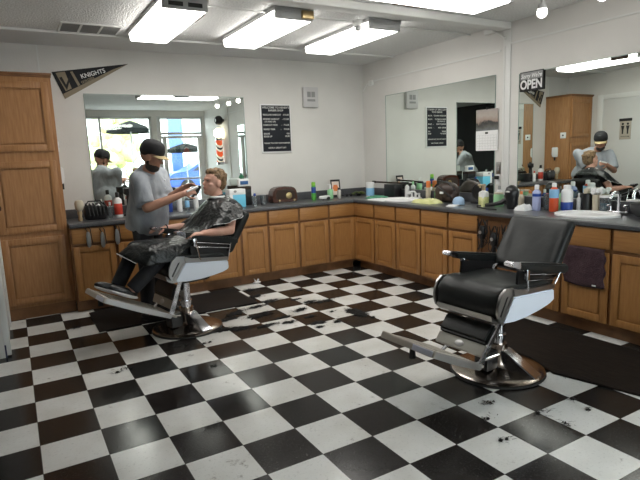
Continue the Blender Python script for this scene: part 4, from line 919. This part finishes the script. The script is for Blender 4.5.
# bag
e=thing('toiletry_bag',4.25,.16,'bulging black and brown toiletry bag leaning before the mirror','bag',R(8)); m=MB()
m.ell((0,0,.115),(.10,.155,.115)).box(-.075,.075,-.135,.135,.002,.12,bev=.04); bo_=remeshed('pouch',m,M['brown_leather'],e,.008,3)
for v in bo_.data.vertices: v.co+=v.normal*noise.noise(v.co*14)*.012
MB().tube([(-.04,-.14,.14),(-.05,-.06,.225),(-.05,.06,.235),(-.04,.14,.17)],.012).build('handle',M['black'],e)
MB().box(-.108,-.100,-.03,.02,.10,.125,bev=.003).build('tag',M['whitep'],e); MB().tube([(-.08,-.12,.06),(-.112,-.06,.12),(-.108,.05,.19)],.010).build('zip_strap',M['black'],e)
# blue cap and hair dryer hood
e=thing('blue_cap',4.10,-.17,'light blue cloth cap lying at the counter edge','cap'); MB().lathe([(.062,.004),(.066,.03),(.055,.065),(.03,.085),(0,.09)],seg=24).build('crown',M['light_blue_cloth'],e); m=MB().box(-.115,-.03,-.05,.04,.003,.010,bev=.003); m.build('brim',M['whitep'],e)
e=thing('headphone_hood',4.33,-.22,'black round hand mirror hoop standing by the spray bottles','hand mirror'); m=MB(); n=24
m.tube([(0,.075*math.cos(2*PI*i/n),.115+.085*math.sin(2*PI*i/n)) for i in range(n+1)],.011); m.build('hoop',M['black'],e); MB().box(-.05,.05,-.06,.06,0,.028,bev=.008).build('foot',M['black'],e); MB().cyl((-.003,0,.115),(.003,0,.115),.072).build('glass',M['black'],e); e.name='hand_mirror'
cloth('notepad',3.95,-.22,(.035,.05),.010,M['whitep'],'small white card lying at the counter edge near the blue cap',.3,n=6,seed=2); bpy.data.objects['notepad']['category']='card'
bottle(4.20,-.42,.215,.050,M['whitep'],M['red_label'] if 0 else M['tan_wood'],'white spray bottle with pale yellow base near the blue cap',M['towely'],name='spray_bottle',trig=True,capr=.35,neck=.72,labz=(.05,.42))
bottle(4.34,-.50,.20,.030,M['whitep'],M['grey'],'slim white bottle right of the spray bottle',M['paper'],capr=.5)
e=thing('jar',4.235,-.585,'green glass jar left of the black hair dryer','jar'); MB().lathe([(.045,0),(.05,.006),(.05,.11),(.042,.125)],seg=22).build('glass',M['mint'],e); MB().lathe([(.046,.124),(.046,.14),(0,.142)],seg=22).build('lid',M['beige_plastic'],e)
bottle(4.37,-.75,.15,.028,M['beige_plastic'],M['orange_cap'],'small beige bottle behind the green jar')
e=thing('hair_dryer',4.14,-.825,'black hair dryer standing on its nose with its cord on the counter','hair dryer')
m=MB().lathe([(.040,0),(.046,.02),(.050,.07),(.064,.12),(.066,.16),(.050,.205),(.02,.225),(0,.227)],seg=24); m.build('barrel',M['black'],e)
MB().tube([(0,.03,.10),(-.03,.10,.055),(-.04,.20,.03),(-.02,.30,.02)],[.030,.024,.019,.016]).build('handle',M['black'],e); MB().ell((-.060,.0,.165),(.008,.028,.010)).build('badge',M['alum'],e)
MB().tube([(-.02,.30,.018),(-.06,.38,.008),(-.14,.30,.008),(-.20,.15,.008),(-.21,.0,.008)],.006).build('cord',M['rubber'],e)
cloth('towel',4.10,-.99,(.06,.06),.055,M['towelw'],'crumpled white cloth right of the black hair dryer',0,n=12,seed=9)
bottle(4.17,-1.08,.235,.038,M['lavender'],M['whitep'],'tall lavender bottle with white top',M['blue_label'],labz=(.55,.66),capr=.5,neck=.80)
e=thing('drinking_glass',4.24,-1.15,'clear glass between the lavender and the orange bottle','glass'); MB().lathe([(.028,0),(.034,.004),(.038,.15),(.035,.15),(.030,.01),(0,.008)],seg=20).build('tumbler',M['glassd'],e); MB().lathe([(.024,.009),(.028,.010),(.029,.05),(0,.05)],seg=20).build('liquid',M['blue_liquid'],e)
bottle(4.19,-1.245,.255,.039,M['orange_liquid'],M['whitep'],'white-topped bottle with orange red lower half',M['sky_label'],labz=(.48,.78),capr=.5,neck=.84)
bottle(4.26,-1.325,.235,.050,M['whitep'],M['whitep'],'wide white bottle with blue base label right of the orange bottle',M['blue_label'],labz=(.05,.36),capr=.62,neck=.86)
bottle(4.34,-1.385,.16,.018,M['whitep'],M['whitep'],'narrow white bottle beside the wide white bottle')
e=thing('comb_jar',4.33,-1.455,'dark comb jar holding combs behind the sink','jar'); MB().lathe([(.040,0),(.044,.005),(.044,.16),(.040,.16),(.038,.02),(0,.018)],seg=22).build('jar',M['black'],e)
m=MB()
for k in range(5): m.box(-.02+k*.009,-.016+k*.009,-.018,.018,.03,.20-.01*(k%2),bev=.001)
m.build('combs',M['beige_plastic'],e)
e=thing('disinfectant_jar',4.36,-1.56,'clear jar of blue liquid next to the sink faucet','jar'); MB().lathe([(.042,0),(.046,.005),(.046,.13),(.043,.13),(.041,.01),(0,.008)],seg=22).build('glass',M['glassd'],e); MB().lathe([(.038,.012),(.0385,.085),(0,.085)],seg=22).build('liquid',M['blue_liquid'],e); MB().lathe([(.048,.13),(.048,.145),(0,.147)],seg=22).build('lid',M['whitep'],e)
e=thing('cotton_jar',4.395,-1.645,'jar heaped with white cotton behind the sink','jar'); MB().lathe([(.030,0),(.034,.004),(.034,.15),(.031,.15),(.029,.008),(0,.006)],seg=22).build('glass',M['beige_plastic'],e); m=MB()
for k in range(12): a=k*.9; m.ell((.018*math.cos(a),.036*math.sin(a),.165+.013*(k%3)),.018,u=8,v=6)
m.build('cotton',M['paper'],e)
faucet((4.33,-1.75,CT+.012),M['chrome'],'chrome faucet behind the oval sink of the right counter',.17); bpy.data.objects['cotton_jar'].location.y=-1.528; bpy.data.objects['cotton_jar'].location.x=4.375; bpy.data.objects['comb_jar'].location=(4.365,-1.440,Z+.0005)
bpy.data.objects['disinfectant_jar'].location=(4.368,-1.612,Z+.0005)
e=thing('bowl',4.285,-1.975,'low dark grey rubber basin right of the sink','basin',0); MB().lathe([(.045,0),(.07,.02),(.098,.065),(.10,.10),(.092,.095),(.06,.02),(0,.018)],seg=28,sx=.8).build('shell',col('charcoal_rubber',(.06,.06,.062),.6),e); MB().lathe([(.099,.099),(.103,.103),(.099,.107),(.095,.103)],seg=28,sx=.8).build('lip',M['matteb'],e)
e=thing('soap_dish',4.38,-1.83,'small white dish on the backsplash side of the basin','dish',z=1.0005); MB().box(-.012,.012,-.07,.07,0,.02,bev=.006).build('dish',M['whitep'],e); e.location.x=XR-.02
e=thing('shower_hose',4.31,-2.085,'chrome arched spray hose rising from a black holder','spray hose'); n=14
e.location=(4.375,-2.085,Z+.0005); e.scale=(1,1,1.1); MB().lathe([(.035,0),(.035,.10),(.02,.11),(0,.11)],seg=18).build('holder',M['black'],e); MB().tube([(0,0,.10),(0,0,.14)]+[(0,.045-.045*math.cos(PI*i/10)-.0,.16+.045*math.sin(PI*i/10)) for i in range(11)]+[(0,.09,.12)],.010,seg=10).build('hose',M['chrome'],e)
e=thing('bottle',4.22,-2.17,'dark green bottle at the right edge of the photo','bottle'); MB().lathe([(.05,0),(.054,.006),(.054,.19),(.03,.23),(.02,.24)],seg=22).build('body',M['darkgreen'],e); MB().lathe([(.021,.238),(.021,.27),(0,.27)],seg=16).build('cap',M['black'],e)
os_.scale=(1,.93,.93)
bottle(4.385,-.93,.17,.026,M['blue_label'],M['whitep'],'small dark blue bottle against the mirror behind the crumpled white cloth')
bottle(4.385,-1.03,.14,.030,M['black'],M['red_label'],'short black bottle with red cap against the mirror')
bottle(4.385,-1.18,.19,.024,M['mint'],M['black'],'slim mint bottle with black cap behind the clear glass')
bottle(4.36,-.32,.17,.026,M['glassd'],M['blue_label'],'clear bottle with blue cap behind the round hand mirror')
bottle(4.10,-.505,.11,.020,M['towely'],M['whitep'],'tiny yellow bottle at the foot of the spray bottle')
# plum towel over the cabinet door
rows=[]
for i in range(13):
    u=i/12; rows.append([(XC-.028-.006*math.sin(u*9+v*.3)-.010*abs(noise.noise(Vector((u*5,v*.8,2)))),-1.635-.34*u+ .008*math.sin(v*1.3),.70-.30*v/14-.012*math.sin(u*3)*v/14) for v in range(15)])
m=MB().grid(rows); o=m.build('hanging_towel',M['towelp'],auto=False); s_=o.modifiers.new('s','SOLIDIFY'); s_.thickness=.008; s_.offset=0; tag(o,'plum towel hanging over the cabinet door under the oval sink','towel')
MB().box(XC-.040,XC-.036,-1.915,-1.885,.405,.415).build('care_tag',M['paper'],o)
# hanging clippers at the left cabinet
for i,(x,z,lb,mm) in enumerate(((.625,.80,'grey clipper hanging leftmost on the left cabinet front',M['steel']),(.755,.785,'grey clipper hanging in the middle of the left cabinet front',M['steel']),(.895,.80,'black and silver clipper hanging nearest the barber',M['alum']))):
    e=empty('hanging_clipper',(x,YC-.024,z),lb,'clipper',0,'clippers hanging on the left cabinet')
    MB().prism([(-.020,-.10),(-.012,-.14),(.012,-.14),(.022,-.10),(.020,-.02),(.010,.02),(-.010,.02),(-.018,-.02)],-.030,.0,bev=.007).build('body',mm,e)
    MB().tube([(0,-.012,.015),(-.02,-.012,.05),(.0,-.008,.075),(.025,-.012,.04),(.03,-.012,-.04),(.035,-.014,-.10)],.0045).build('cord',M['rubber'],e)
# cords and dryers in the open bay
rnd=random.Random(4)
for y,z,lb in ((.14,.71,'black dryer with tangled cord hanging leftmost under the counter bay'),(.0,.66,'black dryer with tangled cord hanging in the middle of the counter bay'),(-.14,.68,'black dryer with tangled cord hanging rightmost, nearest the empty chair')):
    e=empty('hanging_dryer',(XC-.045,-.93+y,z),lb,'hair dryer',0,'dryers hanging under the counter')
    MB().lathe([(.020,-.07),(.030,-.045),(.030,.035),(.020,.06),(0,.062)],seg=16).box(-.02,.02,-.012,.012,-.15,-.05,bev=.008).build('body',M['black'],e)
    MB().cyl((-.028,0,.0),(-.034,0,.0),.016).build('badge',M['alum'],e)
    m=MB()
    for k in range(4):
        pts=[]
        for j in range(10):
            t=j/9; pts.append((rnd.uniform(-.015,.015),.055*math.sin(t*6+k*1.7),.12-.30*math.sin(t*PI)*(.6+.13*k)))
        m.tube(pts,.0045,seg=6)
    m.build('cord',M['rubber'],e)
# crumpled tissue by the toe kick
o=MB().prism([(0,0),(.03,.05),(.012,.055),(.0,.02),(-.035,.065),(-.03,.03),(-.015,0)],-.012,.012,bev=.004).ell((.0,.0,.012),(.05,.03,.012)).build('tissue',M['paper']); o.location=(2.42,1.435,.001); tag(o,'small crumpled white scrap on the floor at the cabinet base','scrap')
# ------------------------------------------------------------------ outside
struct('ground',MB().box(-30,45,-45,YF-.1,-.12,-.02),noisy('pavement',(.42,.41,.40),(.50,.49,.47),2,.9))
def umbrella(x,y,zt,r,label):
    e=empty('patio_umbrella',(x,y,-.02),label,'umbrella',0,'patio umbrellas outside')
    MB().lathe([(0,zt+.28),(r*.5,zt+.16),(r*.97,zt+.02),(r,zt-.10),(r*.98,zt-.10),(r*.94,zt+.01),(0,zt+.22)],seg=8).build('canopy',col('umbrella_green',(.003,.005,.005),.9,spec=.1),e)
    MB().cyl((0,0,0),(0,0,zt+.25),.025).build('pole',M['grey'],e); MB().cyl((0,0,0),(0,0,.08),.25).build('foot',M['rubber'],e)
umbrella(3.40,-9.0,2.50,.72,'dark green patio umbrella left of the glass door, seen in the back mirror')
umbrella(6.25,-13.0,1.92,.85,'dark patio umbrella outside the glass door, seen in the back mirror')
# car
car=empty('car',(8.25,-16.0,-.02),'blue parked car outside the glass door','car',R(0))
prof=[(-2.2,.35),(-2.25,.7),(-2.0,.95),(-1.35,1.02),(-.65,1.45),(.75,1.48),(1.5,1.08),(2.1,1.0),(2.25,.7),(2.2,.35)]
MB().prism(prof,-.85,.85,bev=.06).build('body',M['blue_paint'],car)
for y in (-.87,.87):
    MB().prism([(-1.15,1.03),(-.60,1.38),(.0,1.40),(.0,1.03)],y-.01,y+.01).build('window',M['black'],car); MB().prism([(.06,1.03),(.06,1.40),(.70,1.40),(1.28,1.05)],y-.01,y+.01).build('window',M['black'],car)
    for x in (-1.4,1.4): w=MB().cyl((x,y-.10,.33),(x,y+.06,.33),.33,seg=24).build('wheel',M['rubber'],car); MB().cyl((x,y-.105,.33),(x,y+.065,.33),.18,seg=20).build('hub',M['alum'],w)
e=empty('pylon_sign',(7.8,-20,-.02),'tall blue sign pylon across the street','sign'); MB().box(-.28,.28,-.15,.15,0,1.9,bev=.02).build('post',M['blue_paint'],e); MB().box(-.36,.36,-.18,.18,1.9,3.9,bev=.03).build('panel',col('pale_blue',(.12,.22,.50)),e)
e=empty('tree',(5.2,-24,-.02),'yellow green street tree beyond the window','tree'); m=MB()
for k in range(40): 
    m.ell((random.gauss(0,.9),random.gauss(0,.8),2.3+random.gauss(0,.8)),random.uniform(.3,.6),u=8,v=6)
m.build('foliage',noisy('foliage',(.45,.52,.22),(.75,.78,.42),3,.9),e); MB().cyl((0,0,0),(0,0,2.3),.14,.09).build('trunk',M['tan_wood'],e)
# ------------------------------------------------------------------ world, camera
wd=bpy.data.worlds.new('w'); S.world=wd; wd.use_nodes=True; bg=wd.node_tree.nodes['Background']; bg.inputs[0].default_value=(.92,.96,1.0,1); bg.inputs[1].default_value=9.0
cam=bpy.data.cameras.new('cam'); co=bpy.data.objects.new('cam',cam); C.objects.link(co); S.camera=co
f,yaw,pit,rol=526.751,R(30.008),R(-9.128),R(-2.191)
cam.sensor_fit='HORIZONTAL'; cam.sensor_width=36; cam.lens=36*f/640; cam.clip_start=.05; cam.clip_end=200
d=Vector((math.sin(yaw)*math.cos(pit),math.cos(yaw)*math.cos(pit),math.sin(pit))); rt=Vector((math.cos(yaw),-math.sin(yaw),0)); up=rt.cross(d)
rt2=rt*math.cos(rol)+up*math.sin(rol); up2=-rt*math.sin(rol)+up*math.cos(rol)
mw=Matrix((rt2,up2,-d)).transposed().to_4x4(); mw.translation=Vector((.023,-4.256,1.478)); co.matrix_world=mw
S.view_settings.view_transform='Standard'; S.view_settings.look='None'; S.view_settings.gamma=1; S.view_settings.use_curve_mapping=False; S.view_settings.exposure=-.27
